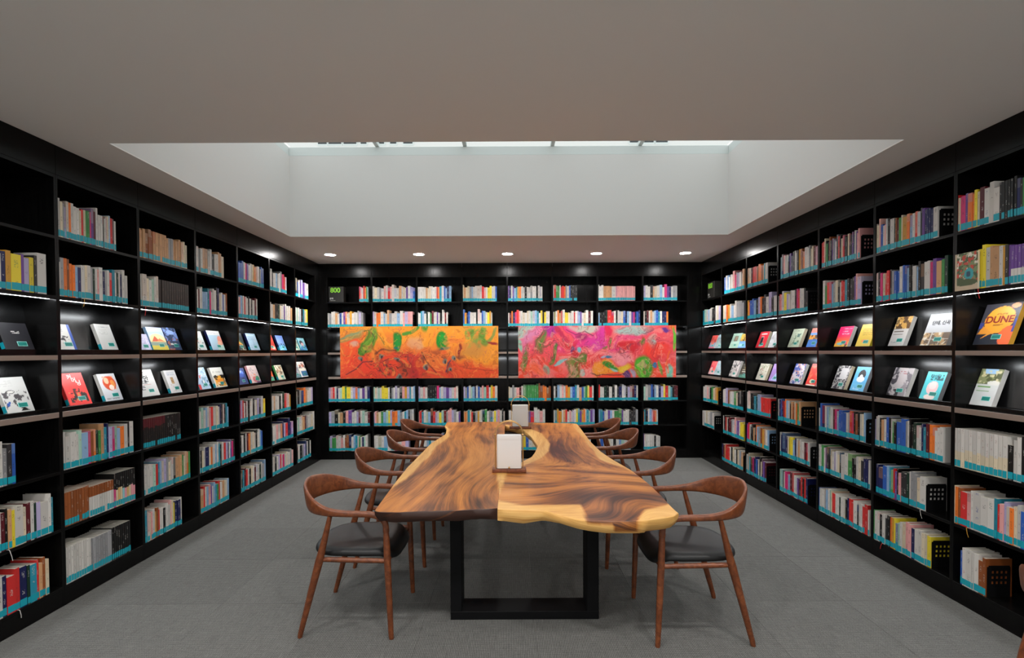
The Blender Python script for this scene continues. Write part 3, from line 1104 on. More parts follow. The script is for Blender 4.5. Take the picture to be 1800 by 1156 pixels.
def pal(c):
    return lin(PAL[c]) if c in PAL else lin(tuple(int(c[i:i + 2], 16) for i in (0, 2, 4)))

def display_book(wall, k, tier, s0, s1, h, label, spec, thick=0.022, spine='w', titles=()):
    loc, rz, w = bay_frame(wall, k)
    if wall == 'L':
        a0 = s0 - loc[1]
    else:
        a0 = loc[1] - s1
    W = s1 - s0
    a0 = max(0.016, min(a0, w - 0.016 - W))
    z = TIER[tier][2]
    d_top = 0.156 + h * math.cos(TILT) * math.tan(PANEL_TILT)           # where its back edge meets the panel
    yf = d_top - h * math.sin(TILT) - thick / math.cos(TILT) - 0.0015
    me = bpy.data.meshes.new('book')
    # boards and spine, front board carries the print
    X = np.linspace(0, W, NX); Z = np.linspace(0, h, NY)
    gx, gz = np.meshgrid(X, Z)
    P = np.stack([gx, np.zeros_like(gx), gz], -1)
    idx = np.arange(NX * NY).reshape(NY, NX)
    F = np.stack([idx[:-1, :-1], idx[:-1, 1:], idx[1:, 1:], idx[1:, :-1]], -1).reshape(-1, 4).tolist()
    V = P.reshape(-1, 3).tolist()
    cols = art_cover(spec)
    n = len(V)
    c = 0.002
    sp = pal(spine)
    # the rest of the cover: rim, spine on the viewer's left, back board
    extra = [(0, 0, 0), (W, 0, 0), (W, c, 0), (c, c, 0), (c, thick - c, 0), (W, thick - c, 0), (W, thick, 0), (0, thick, 0)]
    if wall == 'R':                                                     # these stand with the spine towards the viewer's right
        extra = [(W - x, y, z) for x, y, z in extra]
    V += [p for p in extra] + [(x, y, h) for x, y, _ in extra]
    for i in range(1, 8):
        j = (i + 1) % 8
        F.append([n + i, n + j, n + 8 + j, n + 8 + i])
    for base, rev in ((n, 1), (n + 8, 0)):
        for q in ((0, 1, 2, 3), (0, 3, 4, 7), (4, 5, 6, 7)):
            F.append([base + x for x in (q[::-1] if rev else q)])
    cols = np.concatenate([cols, np.tile(np.array(sp), (16, 1))])
    if wall == 'R':
        n0 = (NX - 1) * (NY - 1)
        F = F[:n0] + [q[::-1] for q in F[n0:]]
    me.from_pydata(V, [], F)
    me.materials.append(ART)
    set_attr(me, 'Col', cols)
    me.update()
    o = link('book', me)
    M = Matrix.Translation(to_world(wall, k, a0, yf, z + 0.0005 + thick * math.sin(TILT) * 0.0)) @ Matrix.Rotation(rz, 4, 'Z') @ Matrix.Rotation(-TILT, 4, 'X')
    o.matrix_world = M
    tag(o, label, 'book', 'books displayed face out on the tilted shelves')
    v, f = box_vf(c, W - 0.003, c, thick - c, 0.0025, h - 0.0025) if wall == 'L' else box_vf(0.003, W - c, c, thick - c, 0.0025, h - 0.0025)
    mesh_obj('page_block', v, f, PAGES, o)
    # barcode sticker
    sx, sz, sw, sh = W * 0.48, h * 0.14, min(0.052, W * 0.34), 0.024
    v, f = box_vf(sx - .003, sx + sw + .003, -0.0006, 0.0001, sz - .003, sz + sh + .003)
    st = mesh_obj('barcode_sticker', v, f, STICKER_RIM, o)
    v, f = box_vf(sx, sx + sw, -0.0011, -0.0006, sz, sz + sh)
    mesh_obj('printed_field', v, f, STICKER, st)
    if wall == 'L':
        v, f = box_vf(-0.0007, 0.0002, 0.001, thick - 0.001, 0.006, 0.046)
        mesh_obj('spine_label', v, f, TEAL, o)
    for body, size, tx, tz, colr, bold in titles:
        letters('title_lettering', body, size, (tx * W, -0.0006, tz * h), (R_(90), 0, 0), pal(colr), o, bold=bold)
    return o

ART_OF = [
 ('black book with small white title, upper display, nearest bay, left wall', '26252a|R .02 .0 .06 1 2e2d30|L .38 .6 .66 .68 2 w', 'k', ()),
 ('white book with a blue edge and ink drawing, upper display, second nearest bay, left wall', 'w|R .86 0 1 1 2c4c9c|N .25 .25 .75 .55 .58 3 7 d|L .2 .7 .6 .86 3 a', 'b', ()),
 ('plain white book with fine grey print, upper display, second nearest bay, left wall', 'bcbab6|L .25 .86 .8 .9 1 a|L .2 .6 .7 .8 4 a8a6a2', 'w', ()),
 ('white book covered in line drawings and rooftops, lower display, nearest bay, left wall', 'c4c2be|N .05 .1 .95 .62 .60 5 8 4a4648|N .1 .1 .6 .4 .66 9 6 b|E .36 .58 .16 .05 d|E .36 .58 .13 .035 w|T .5 .02 .85 .02 .66 .14 k|L .08 .74 .5 .9 4 b0aeaa', 'w', ()),
 ('red book with white brush lettering and a crowd, lower display, second nearest bay, left wall', 'e83430|N .15 .08 .9 .42 .52 4 7 2a1a18|N .15 .08 .9 .42 .62 8 9 b89040|N .35 .38 .65 .5 .5 3 9 4a1a18|R 0 0 .03 1 c02824', 'r', (('커', .042, .40, .86, 'w', .0006), ('머', .042, .55, .76, 'w', .0006), ('닝', .042, .72, .67, 'w', .0006))),
 ('white book with a round orange picture, lower display, second nearest bay, left wall', 'c8c8cc|E .55 .64 .36 .27 d05030|N .25 .4 .85 .9 .56 7 5 e8a080|E .55 .64 .36 .27 d05030|E .42 .74 .13 .12 e8b898|E .72 .62 .12 .14 e09048|E .6 .48 .14 .1 f0d8c8|L .1 .05 .8 .1 1 a', 'w', ()),
 ('short lavender book with speckled cover, upper display, third nearest bay, left wall', 'b4b0cc|N 0 0 1 1 .6 3 6 c8c4dc|N .1 .3 .7 .9 .66 6 5 9890b8|L .76 .1 .86 .9 12 e8e4f0', 'z', ()),
 ('pastel book with a red mountain at sunset, upper display, third nearest bay, left wall', 'b8c8e0|G .3 .8 f0d890 a8c0e8|E .5 .52 .42 .2 f4e4a0|T .1 .36 .62 .36 .36 .62 d05838|T .4 .36 .95 .36 .62 .52 e08858|R 0 .18 1 .34 8a9c8c|R 0 0 1 .18 d8c040|R 0 .9 1 1 b0b8e8', 'l', ()),
 ('dark blue night-scene book, upper display, third nearest bay, left wall', '303c58|N 0 .4 1 1 .55 5 5 7890c8|N 0 0 1 .5 .58 8 6 a05848|E .5 .78 .3 .1 98b0e0|R .25 .22 .75 .3 d8d4c8|N 0 0 1 1 .7 2 8 1c2438', 'n', ()),
 ('white book with bold black calligraphy, lower display, third nearest bay, left wall', 'c8c6c2|R .3 .42 .72 .44 c08078', 'w', (('상', .075, .32, .80, 'k', .001), ('안', .062, .52, .63, 'k', .001), ('으로', .04, .35, .52, 'k', .0006), ('는', .055, .22, .32, 'k', .0008))),
 ('white book with a small brown building, lower display, third nearest bay, left wall', 'ccc8c6|R .36 .4 .62 .68 8c6840|L .38 .42 .6 .66 5 c8a878|N .05 .05 .95 .4 .62 6 8 b89898|L .2 .78 .85 .9 3 9098a8', 'w', ()),
 ('white book with a light sketched figure, upper display, fourth nearest bay, left wall', 'c6cac6|N .1 .35 .9 .7 .64 4 6 606468|N .3 .4 .7 .6 .6 9 9 d88070|N 0 0 .5 .2 .5 2 5 50605c|L .1 .8 .6 .92 2 a', 'w', ()),
 ('pale blue book with coral flowers at its edge, upper display, fourth nearest bay, left wall', 'a4bccc|R 0 .78 1 1 d4d2d0|E .86 .5 .2 .24 e08c78|E .75 .36 .16 .12 e8b090|R .5 0 1 .25 b8d4c8|L .1 .84 .7 .92 2 a898a8', 'n', ()),
 ('pale blue book with small strolling figures, lower display, fourth nearest bay, left wall', 'a8c0d4|N 0 .1 1 1 .62 5 7 7898b0|N .2 .4 .6 .9 .66 8 8 c05848|R 0 0 .2 .22 c03038|N .4 .1 1 .4 .6 3 9 3c6078|N .5 .2 1 .7 .68 7 7 e0e0d8', 'e', ()),
 ('white book with an orange tiger, lower display, fourth nearest bay, left wall', 'd0ccc4|R .12 .05 .95 .58 e8a438|N .1 .05 1 .62 .54 6 7 201814|N .2 .02 .9 .3 .58 4 6 e8d8c0|E .55 .32 .3 .1 e0882c|L .15 .72 .8 .82 1 b0aca4', 'w', ()),
 ('dark book with a rainbow burst, upper display, third farthest bay, left wall', '1c2830|T 0 .5 1 .2 0 .85 e8b040|T 0 .35 .9 .15 0 .6 e05838|T 0 .85 .9 .35 0 1 58a070|N 0 0 1 .35 .5 3 6 283830|N .3 0 1 .3 .6 5 7 d8d0b0', 'k', ()),
 ('pale blue book with faint line print, upper display, third farthest bay, left wall', 'acc4d4|R .06 .84 .8 .92 c8dce4|N 0 .1 1 .7 .6 4 5 98b4c8|R .7 .5 .9 .8 b8c4d0|L .1 .6 .8 .8 4 8ca4b8', 'n', ()),
 ('short dark blue book with a pale swirl, lower display, third farthest bay, left wall', '283c70|E .45 .7 .4 .2 6888d0|E .4 .78 .26 .07 d0d8f0|E .6 .55 .22 .12 3450a0|N 0 0 1 .4 .6 2 6 1c2848', 'n', ()),
 ('beige pink book with a figure in green, lower display, third farthest bay, left wall', 'd0b8b4|E .5 .2 .3 .16 c05860|E .72 .24 .2 .14 30905c|N .1 .4 .9 .9 .58 6 5 b09c98|N .1 .1 .7 .5 .6 3 6 e08868|R .55 0 1 .08 6c4870', 'p', ()),
 ('red book with a portrait, upper display, second farthest bay, left wall', 'd84838|E .3 .55 .24 .26 e8dccc|E .3 .7 .22 .12 4a3028|N .1 .1 .9 .4 .6 4 6 b03830|E .75 .15 .2 .1 e8c4b0', 'r', ()),
 ('sky blue book with a row of boats, upper display, second farthest bay, left wall', '88a8e0|G .4 1 98b8ec 7490d8|R 0 0 1 .34 68b8dc|N 0 .25 1 .45 .55 3 7 384878|N 0 0 1 .3 .6 6 8 b8e0f0', 'n', ()),
 ('orange book with a green foot, lower display, second farthest bay, left wall', 'ec6434|R 0 0 1 .24 48a880|E .4 .24 .3 .1 58b890', 'o', ()),
 ('cream book with a wreath of leaves, lower display, second farthest bay, left wall', 'd8d0b8|N .05 .35 .95 .95 .56 5 7 6c5840|N .1 .3 .9 .9 .62 8 8 c08858|N 0 0 1 .35 .55 3 6 98b8a0', 'g', ()),
 ('pale green patterned book, upper display, farthest bay, left wall', 'bccab8|N 0 0 1 1 .55 5 6 788c78|N 0 .1 1 .9 .66 8 8 404838', 'm', ()),
 ('aqua book with a dark-haired head, upper display, farthest bay, left wall', '88bcc4|E .42 .62 .26 .18 2c2830|E .5 .48 .2 .14 e8b0b4|R .1 0 .9 .3 4888b8|N 0 0 1 .4 .6 4 6 285c8c', 'e', ()),
 ('grey book with a clustered street, lower display, farthest bay, left wall', 'a8a8ac|N 0 .2 1 .8 .56 5 6 686870|N .2 .3 .9 .6 .62 7 8 9c5868|R 0 0 1 .2 607c84', 'a', ()),
 ('white book with three faces and a blue foot, lower display, farthest bay, left wall', 'd4ccc4|R .2 .04 1 .38 38648c|E .3 .72 .16 .1 c07858|E .7 .74 .18 .12 b86848|N .1 .55 1 .9 .62 6 6 40302c|R 0 .48 1 .54 e8dcc4', 'w', ()),
 ('red and blue slim book, upper display, farthest bay, right wall', 'd05048|R 0 0 1 .45 7890a8|N .1 .2 .9 .9 .6 5 6 a83830|R .2 .3 .7 .6 c86858|R 0 0 1 .12 b05868', 'w', ()),
 ('grey green landscape book, upper display, farthest bay, right wall', '8ca0a0|N 0 0 1 1 .55 6 5 6c8088|N .2 .2 .9 .7 .66 3 7 b08878|R 0 .8 1 1 98a8b0', 'w', ()),
 ('pink and red book, lower display, farthest bay, right wall', 'd84858|N 0 0 1 1 .56 7 4 e87868|R 0 0 1 .25 d8a8a8|E .3 .4 .2 .15 e8c0b8', 'w', ()),
 ('pale grey blue book, lower display, farthest bay, right wall', 'a4b0b4|N 0 0 1 1 .56 9 5 8ca0a8|N .2 .2 .8 .5 .66 2 7 6890b0', 'w', ()),
 ('mint book with a framed picture, upper display, second farthest bay, right wall', 'a8c4b4|R .3 .45 .7 .82 5c5048|R .36 .5 .64 .77 a08c74|R .1 .05 .9 .3 94b4a0', 'm', ()),
 ('yellow and blue book, upper display, second farthest bay, right wall', '6c9cc8|R 0 .5 1 1 e0b048|N .2 .5 .8 .9 .56 4 6 40342c|R .1 .1 .5 .3 98c4e0', 'w', ()),
 ('white book with small black marks, lower display, second farthest bay, right wall', 'c8c0bc|N 0 0 1 1 .58 8 7 484044|N .4 .1 1 .6 .66 3 7 a08890', 'w', ()),
 ('dark olive book with pale banners, lower display, second farthest bay, right wall', '302c20|R .2 .4 .9 .46 d8d4c8|R .2 .54 .9 .58 c8c0a8|R 0 0 1 .22 3c7868|E .6 .8 .2 .2 a08c48', 'k', ()),
 ('red book with a standing black figure, upper display, fourth bay counted from the near end, right wall', 'd42c38|R .28 .12 .6 .7 c8a8a0|R .32 .14 .56 .66 302428|R .3 .08 .58 .2 70b0a8|R .2 .82 .8 .88 f0d0cc', 'c', ()),
 ('white book with a faint sketch, upper display, third farthest bay, right wall', 'bcbcbe|N .1 .1 1 .9 .62 5 6 a4a0a4|N .5 0 1 .2 .5 3 5 343434|L .2 .8 .8 .9 2 a', 'w', ()),
 ('cream book with small ornaments, lower display, third farthest bay, right wall', 'c8c4b4|N .15 .2 .8 .8 .62 6 6 a07868|R .3 .25 .5 .35 606c60|N 0 .5 1 1 .66 8 6 88906c', 'c', ()),
 ('lavender book with a pale mountain, lower display, third farthest bay, right wall', '9878b8|T .2 .05 .9 .05 .6 .5 a8c0dc|T .35 .1 .7 .1 .55 .35 5890c8|R 0 .7 1 1 a888c4', 'v', ()),
 ('pale green book with small plant drawings, upper display, fourth nearest bay, right wall', 'b8c0a8|N .15 .1 .85 .85 .60 4 7 587058|R .55 .55 .75 .72 4c6c64|L .2 .86 .85 .92 1 8c9480', 'c', ()),
 ('orange and blue striped book, upper display, fourth nearest bay, right wall', '3c78c8|R 0 .4 1 .64 e0983c|R 0 .76 1 1 e06450|N .2 .4 .8 .64 .55 5 6 402818|R 0 .64 1 .76 5c8cd0', 'o', ()),
 ('white book patterned with blue shapes, lower display, fourth nearest bay, right wall', 'ccc4c8|N 0 0 1 1 .54 6 5 4858a0|N 0 0 1 1 .64 9 6 c8907c|N .3 .1 .9 .6 .66 3 7 2c3c78', 'w', ()),
 ('bright red illustrated book, lower display, fourth nearest bay, right wall', 'd83c34|N .1 .2 .9 .9 .56 5 4 ec6c50|E .5 .2 .22 .1 d8c8a0|R .1 0 .9 .05 e8d0c0', 'w', ()),
 ('hot pink and orange book, upper display, third nearest bay, right wall', 'e82868|G .2 .6 f07030 ec2c60|R 0 0 1 .1 302428|N 0 0 1 .26 .5 4 6 e8b040|E .4 .14 .24 .06 78b8c8|L .3 .6 .85 .66 1 f4c0c8|L .3 .72 .7 .78 1 f4c0c8|L .35 .86 .9 .9 1 f4c0c8', 'w', ()),
 ('golden yellow book, upper display, third nearest bay, right wall', 'd8b43c|L .2 .5 .9 .8 4 b89430|E .5 .24 .2 .07 e08850|R 0 .95 1 1 c8a430', 'y', ()),
 ('white book bordered with black pattern, lower display, third nearest bay, right wall', 'b8b4b0|N 0 0 1 1 .5 7 11 38343a|R .34 .42 .86 .9 c4c0c0|L .36 .3 .8 .34 1 585458', 'c', ()),
 ('light blue book of a black-haired figure, lower display, third nearest bay, right wall', '58a4d0|E .52 .66 .26 .22 18181c|R .28 .5 .76 .56 58a4d0|E .52 .48 .28 .12 d8dce0|E .5 .58 .12 .1 e4e4e4|R 0 0 1 .3 60acd4|L .2 .06 .7 .14 2 e0ecf4', 'a', ()),
 ('white book with a brown street painting on top, upper display, second nearest bay, right wall', 'c4c0bc|R .02 .58 1 1 c89850|N 0 .58 1 1 .52 6 6 5c4028|N 0 .6 1 1 .66 3 8 e8cc90|R .1 .48 .72 .51 58483c|R .1 .38 .72 .405 58483c|L .1 .1 .5 .16 1 a', 'w', ()),
 ('large pale book with a mosaic of photographs, upper display, second nearest bay, right wall', 'bcbcbe|R 0 .0 1 .40 6c5848|N 0 0 1 .4 .50 5 6 b89468|N 0 0 1 .4 .62 8 8 e0d4c0|R .3 0 .33 .4 c4bcb4|R .66 0 .69 .4 c4bcb4|R 0 .19 1 .21 c4bcb4', 'w', (('단테, 신곡', .034, .52, .70, '28282c', .0010),)),
 ('white book with grey birch trunks, lower display, second nearest bay, right wall', 'b4acac|N 0 0 .32 1 .48 5 8 48444a|N .72 .05 1 1 .52 6 6 6c666a|T .4 0 .95 0 .85 .55 8c8488|R .32 .4 .7 1 b8aeae|L .35 .78 .72 .88 2 a06868|N 0 0 .6 .22 .5 3 8 302c30', 'w', ()),
 ('turquoise book with a pale round face, lower display, second nearest bay, right wall', '48b8c0|E .5 .42 .30 .24 e0b4b4|E .5 .5 .2 .14 e8c8c4|E .5 .08 .28 .1 e4d0c8|N .25 .68 .9 .9 .5 6 9 185058|R .3 .6 .4 .62 48b8c0', 'a', (('대성당', .03, .5, .82, '184450', .0005),)),
 ('large black book titled DUNE on an orange disc, upper display, nearest bay, right wall', '3c3a44|R 0 0 1 .28 242838|E .52 .60 .40 .33 f0a030|N 0 0 .0 .0 .5 1 1 k|T .02 .26 .5 .26 .12 .46 e89838|T .1 .12 .3 .26 .45 .28 e89838|E .86 .2 .22 .24 f06838|R .0 .0 .6 .16 262a34|E .84 .93 .12 .06 e8a078|R 0 .4 .12 .55 40488c|R .94 .3 1 .62 40488c|L .34 .73 .7 .76 1 a06020|L .38 .46 .66 .49 1 a06020', 'u', (('DUNE', .062, .52, .60, '8c2818', .0020),)),
 ('white book with a hillside photo and green lines, lower display, nearest bay, right wall', 'c4c4c2|R 0 .58 1 1 7c8058|N 0 .58 1 1 .5 4 6 4c5030|R .2 .86 .75 1 90b0d0|N 0 .6 1 .95 .64 7 7 c4b890|E .75 .62 .3 .06 d0ccc4|R .08 .5 .66 .525 5c8c40|R .08 .38 .66 .405 5c8c40', 'w', ()),
]
for spec, (lab, art, sp, titles) in zip(DISP, ART_OF):
    wall, k, tier, s0, s1, h = spec
    if lab.startswith('red book with a standing'):
        lab = 'red book with a standing black figure, upper display, third farthest bay, right wall'
    display_book(wall, k, tier, s0, s1, h, lab, art, 0.03 if wall == 'R' else 0.024, sp, titles)

# a painted picture book that stands face out at the end of the second row, nearest bay of the right wall
def face_out(wall, k, a, d, z, W, H, T, label, art, spine):
    X = np.linspace(0, W, NX); Z = np.linspace(0, H, NY)
    gx, gz = np.meshgrid(X, Z)
    V = np.stack([gx, np.zeros_like(gx), gz], -1).reshape(-1, 3).tolist()
    idx = np.arange(NX * NY).reshape(NY, NX)
    F = np.stack([idx[:-1, :-1], idx[:-1, 1:], idx[1:, 1:], idx[1:, :-1]], -1).reshape(-1, 4).tolist()
    n = len(V)
    V += [(0, 0, 0), (W, 0, 0), (W, T, 0), (0, T, 0), (0, 0, H), (W, 0, H), (W, T, H), (0, T, H)]
    F += [[n + i for i in q] for q in ((1, 2, 6, 5), (2, 3, 7, 6), (3, 0, 4, 7), (4, 5, 6, 7), (3, 2, 1, 0))]
    me = bpy.data.meshes.new('book')
    me.from_pydata(V, [], F)
    me.materials.append(ART)
    set_attr(me, 'Col', np.concatenate([art_cover(art), np.tile(np.array(pal(spine)), (8, 1))]))
    o = link('book', me)
    o.location = to_world(wall, k, a, d, z)
    o.rotation_euler = (0, 0, bay_frame(wall, k)[1])
    tag(o, label, 'book')
    v, f = box_vf(0.002, W - 0.002, 0.002, T - 0.002, H - 0.001, H + 0.0006)
    mesh_obj('page_block', v, f, PAGES, o)
    return o
face_out('R', 1, 0.016, -0.012, ROWZ[2] + 0.0004, 0.150, 0.232, 0.012,
         'floral picture book standing face out before the second row, nearest bay, right wall',
         '4c5c3c|N 0 .1 1 1 .5 4 7 7c8c60|N 0 .2 1 1 .60 7 8 c84838|N 0 .1 1 1 .66 2 9 e0d8c8|E .62 .42 .2 .16 38a0a8|E .6 .42 .1 .08 284c60|R 0 0 1 .16 c8b498|E .5 .2 .5 .09 4c5c3c|R 0 0 .08 1 c8b498', 'c')

# ------------------------------------------------------------------ bookends, signs
def bookend_mesh(W=0.14, H=0.19):
    nx, nz, T = 21, 24, 0.0015
    hole = lambda i, j: i in (4, 5, 8, 9, 12, 13, 16, 17) and j in (10, 11, 14, 15, 18, 19)
    bm = bmesh.new()
    vs = {}
    def V(i, j, k):
        if (i, j, k) not in vs:
            x, z = W * i / nx, H * j / nz
            x += 0.006 * ((z / H) - 0.6) if 0 < i < nx else 0
            vs[(i, j, k)] = bm.verts.new((k * T, x, z))
        return vs[(i, j, k)]
    solid = {(i, j) for i in range(nx) for j in range(nz) if not hole(i, j) and not (j == nz - 1 and i in (0, nx - 1))}
    for i, j in solid:
        bm.faces.new((V(i, j, 0), V(i, j + 1, 0), V(i + 1, j + 1, 0), V(i + 1, j, 0)))
        bm.faces.new((V(i, j, 1), V(i + 1, j, 1), V(i + 1, j + 1, 1), V(i, j + 1, 1)))
        for (di, dj, p, q) in ((-1, 0, (0, 0), (0, 1)), (1, 0, (1, 1), (1, 0)), (0, -1, (1, 0), (0, 0)), (0, 1, (0, 1), (1, 1))):
            if (i + di, j + dj) not in solid:
                a, c = (i + p[0], j + p[1]), (i + q[0], j + q[1])
                bm.faces.new((V(*a, 0), V(*a, 1), V(*c, 1), V(*c, 0)))
    bmesh.ops.recalc_face_normals(bm, faces=bm.faces[:])
    me = bpy.data.meshes.new('upright_plate')
    bm.to_mesh(me); bm.free()
    me.materials.append(METAL_BLACK)
    return me
BE = bookend_mesh()
ENDS = {(c[0], c[1], c[2]): c[4] for c in CELLS}
for wall, k, row in (('R', 2, 1), ('R', 2, 4), ('R', 2, 5), ('R', 3, 1), ('R', 3, 2), ('R', 3, 3), ('R', 4, 2), ('R', 4, 3), ('R', 4, 4), ('R', 4, 5),
                     ('R', 5, 1), ('R', 5, 3), ('R', 5, 4), ('R', 5, 5), ('R', 6, 3), ('R', 6, 5), ('R', 7, 3), ('R', 7, 4), ('R', 1, 5),
                     ('B', 2, 2), ('B', 3, 1), ('B', 3, 2), ('B', 4, 1), ('B', 4, 2), ('B', 6, 1), ('B', 8, 2)):
    a = ENDS[(wall, k, row)] + 0.002
    o = thing('bookend', f'black perforated bookend closing the {ROWWORD[row]}, {bay_words(wall, k)}', 'bookend', to_world(wall, k, a, 0.012, ROWZ[row] + 0.0005),
              bay_frame(wall, k)[1], 'black perforated bookends')
    link('upright_plate', BE, o)

SIGN = material('black_sign_block', srgb(34, 33, 30), 0.5)
GREENINK = material('lime_green_vinyl', srgb(142, 220, 60), 0.5)
def sign_block(wall, k, a, label):
    o = box('section_sign', 0, 0.225, 0, 0.10, 0, 0.235, SIGN, None, r=0.002)
    o.location = to_world(wall, k, a, 0.03, ROWZ[1] + 0.0004)
    o.rotation_euler = (0, 0, bay_frame(wall, k)[1])
    tag(o, label, 'sign')
    t = letters('number_lettering', '800', 0.100, (0.100, -0.0012, 0.178), (R_(90), 0, 0), lin((142, 222, 56)), o, bold=0.0022)
    letters('topic_lettering', '문학', 0.030, (0.044, -0.0012, 0.054), (R_(90), 0, 0), lin((225, 225, 222)), o, bold=0.0005)
    letters('topic_lettering', 'Literature', 0.019, (0.062, -0.0012, 0.028), (R_(90), 0, 0), lin((215, 215, 212)), o)
sign_block('B', 1, 0.022, 'black block sign reading 800 in green, top row of the back wall')
sign_block('R', 7, 0.150, 'black block sign reading 800 in green, top row of the right wall')

# ------------------------------------------------------------------ paintings hung before the back bookcases
def canvas(x0, x1, z0, z1, img, label):
    W, H = x1 - x0, z1 - z0
    ny, nx, _ = img.shape
    img = np.clip(img, 0, 1) ** 1.18 * 0.92
    T = 0.035
    o = thing('painting', label, 'painting', (x0, YB - T - 0.006, z0), 0, 'abstract paintings before the back shelves')
    gx, gz = np.meshgrid(np.linspace(0, W, nx), np.linspace(0, H, ny))
    c = grid_mesh('canvas', nx, ny, np.stack([gx, np.zeros_like(gx), gz], -1), PAINT, o)
    set_attr(c.data, 'Col', img.reshape(-1, 3))
    # canvas wrapped round the stretcher: the picture's edge colour continues on the sides
    e = 0.0002
    V, F, C = [], [], []
    def side(pts, cols):
        n = len(V)
        for (x, z), cc in zip(pts, cols):
            V.append((x, 0, z)); V.append((x, T, z)); C.append(cc); C.append(cc)
        for i in range(len(pts) - 1):
            F.append((n + 2 * i, n + 2 * i + 1, n + 2 * i + 3, n + 2 * i + 2))
    xs, zs = np.linspace(0, W, nx), np.linspace(0, H, ny)
    side([(x, 0) for x in xs], img[0]); side([(x, H) for x in xs[::-1]], img[-1][::-1])
    side([(0, z) for z in zs[::-1]], img[::-1, 0]); side([(W, z) for z in zs], img[:, -1])
    w = mesh_obj('wrapped_edge', V, F, PAINT, o)
    set_attr(w.data, 'Col', np.array(C))
    wd = material('stretcher_pine', (0.5, 0.38, 0.24), 0.7) if 'stretcher_pine' not in bpy.data.materials else bpy.data.materials['stretcher_pine']
    for nm, q in (('stretcher_bar', (0.002, W - 0.002, T * .3, T, 0.002, 0.04)), ('stretcher_bar', (0.002, W - 0.002, T * .3, T, H - 0.04, H - 0.002)),
                  ('stretcher_bar', (0.002, 0.04, T * .3, T, 0.04, H - 0.04)), ('stretcher_bar', (W - 0.04, W - 0.002, T * .3, T, 0.04, H - 0.04))):
        box(nm, *q, wd, o)
    # fixing plates that carry the canvas on the shelf uprights
    for fx in (0.25, 0.75):
        box('fixing_plate', W * fx - 0.02, W * fx + 0.02, T, T + 0.0055, H * 0.42, H * 0.54, METAL_BLACK, o)
    return o

def L3(*h):
    return np.array([srgb(*c) for c in h])

class Paint:
    def __init__(s, nx, ny, asp):
        s.u, s.v = np.meshgrid(np.linspace(0, asp, nx), np.linspace(0, 1, ny))
        s.asp = asp
        s.c = np.zeros((ny, nx, 3))
        s.wu = (vnoise(s.u * 3, s.v * 3, 11, 4) - .5)
        s.wv = (vnoise(s.u * 3 + 9, s.v * 3, 12, 4) - .5)
    def lay(s, mask, colr, k=1.0):
        m = np.clip(mask, 0, 1)[..., None] * k
        s.c = s.c * (1 - m) + np.array(srgb(*colr)) * m
    def blob(s, x, y, rx, ry, colr, soft=.25, warp=.25, rot=0.0, k=1.0, streak=None):
        du, dv = s.u - x * s.asp + s.wu * warp, s.v - y + s.wv * warp
        c, n = math.cos(rot), math.sin(rot)
        a, b = (du * c + dv * n) / rx, (-du * n + dv * c) / ry
        d = np.sqrt(a * a + b * b)
        m = 1 - sstep(1 - soft, 1 + soft, d)
        if streak:
            m = m * (0.35 + 0.65 * sstep(.38, .56, vnoise(a * streak[0] + 5, b * streak[1] + 5, streak[2], 3)))
        s.lay(m, colr, k)
    def noise(s, sx, sy, seed, lo, hi, colr, k=1.0, box=None, warp=.6):
        m = sstep(lo, hi, vnoise(s.u * sx + s.wu * warp * sx, s.v * sy + s.wv * warp * sy, seed, 4))
        if box is not None:
            x0, y0, x1, y1, soft = box
            m = m * sstep(x0 - soft, x0 + soft, s.u / s.asp) * (1 - sstep(x1 - soft, x1 + soft, s.u / s.asp)) * sstep(y0 - soft, y0 + soft, s.v) * (1 - sstep(y1 - soft, y1 + soft, s.v))
        s.lay(m, colr, k)
    def contour(s, sx, sy, seed, w, colr, k=1.0, levels=(.42, .5, .58), box=None):
        n = vnoise(s.u * sx + s.wu * sx * .8, s.v * sy + s.wv * sy * .8, seed, 3)
        m = np.zeros_like(n)
        for lv in levels:
            m = np.maximum(m, 1 - sstep(w * .4, w, np.abs(n - lv)))
        if box is not None:
            x0, y0, x1, y1, soft = box
            m = m * sstep(x0 - soft, x0 + soft, s.u / s.asp) * (1 - sstep(x1 - soft, x1 + soft, s.u / s.asp)) * sstep(y0 - soft, y0 + soft, s.v) * (1 - sstep(y1 - soft, y1 + soft, s.v))
        s.lay(m * sstep(.35, .6, vnoise(s.u * 4, s.v * 4, seed + 1, 2)), colr, k)
    def line(s, pts, w, colr, k=1.0, warp=.10):
        d = np.full(s.u.shape, 9.0)
        U, V = s.u + s.wu * warp, s.v + s.wv * warp
        for (x0, y0), (x1, y1) in zip(pts[:-1], pts[1:]):
            x0, x1 = x0 * s.asp, x1 * s.asp
            t = np.clip(((U - x0) * (x1 - x0) + (V - y0) * (y1 - y0)) / ((x1 - x0) ** 2 + (y1 - y0) ** 2 + 1e-9), 0, 1)
            d = np.minimum(d, np.hypot(U - x0 - t * (x1 - x0), V - y0 - t * (y1 - y0)))
        s.lay(1 - sstep(w * .5, w * 1.3, d), colr, k)

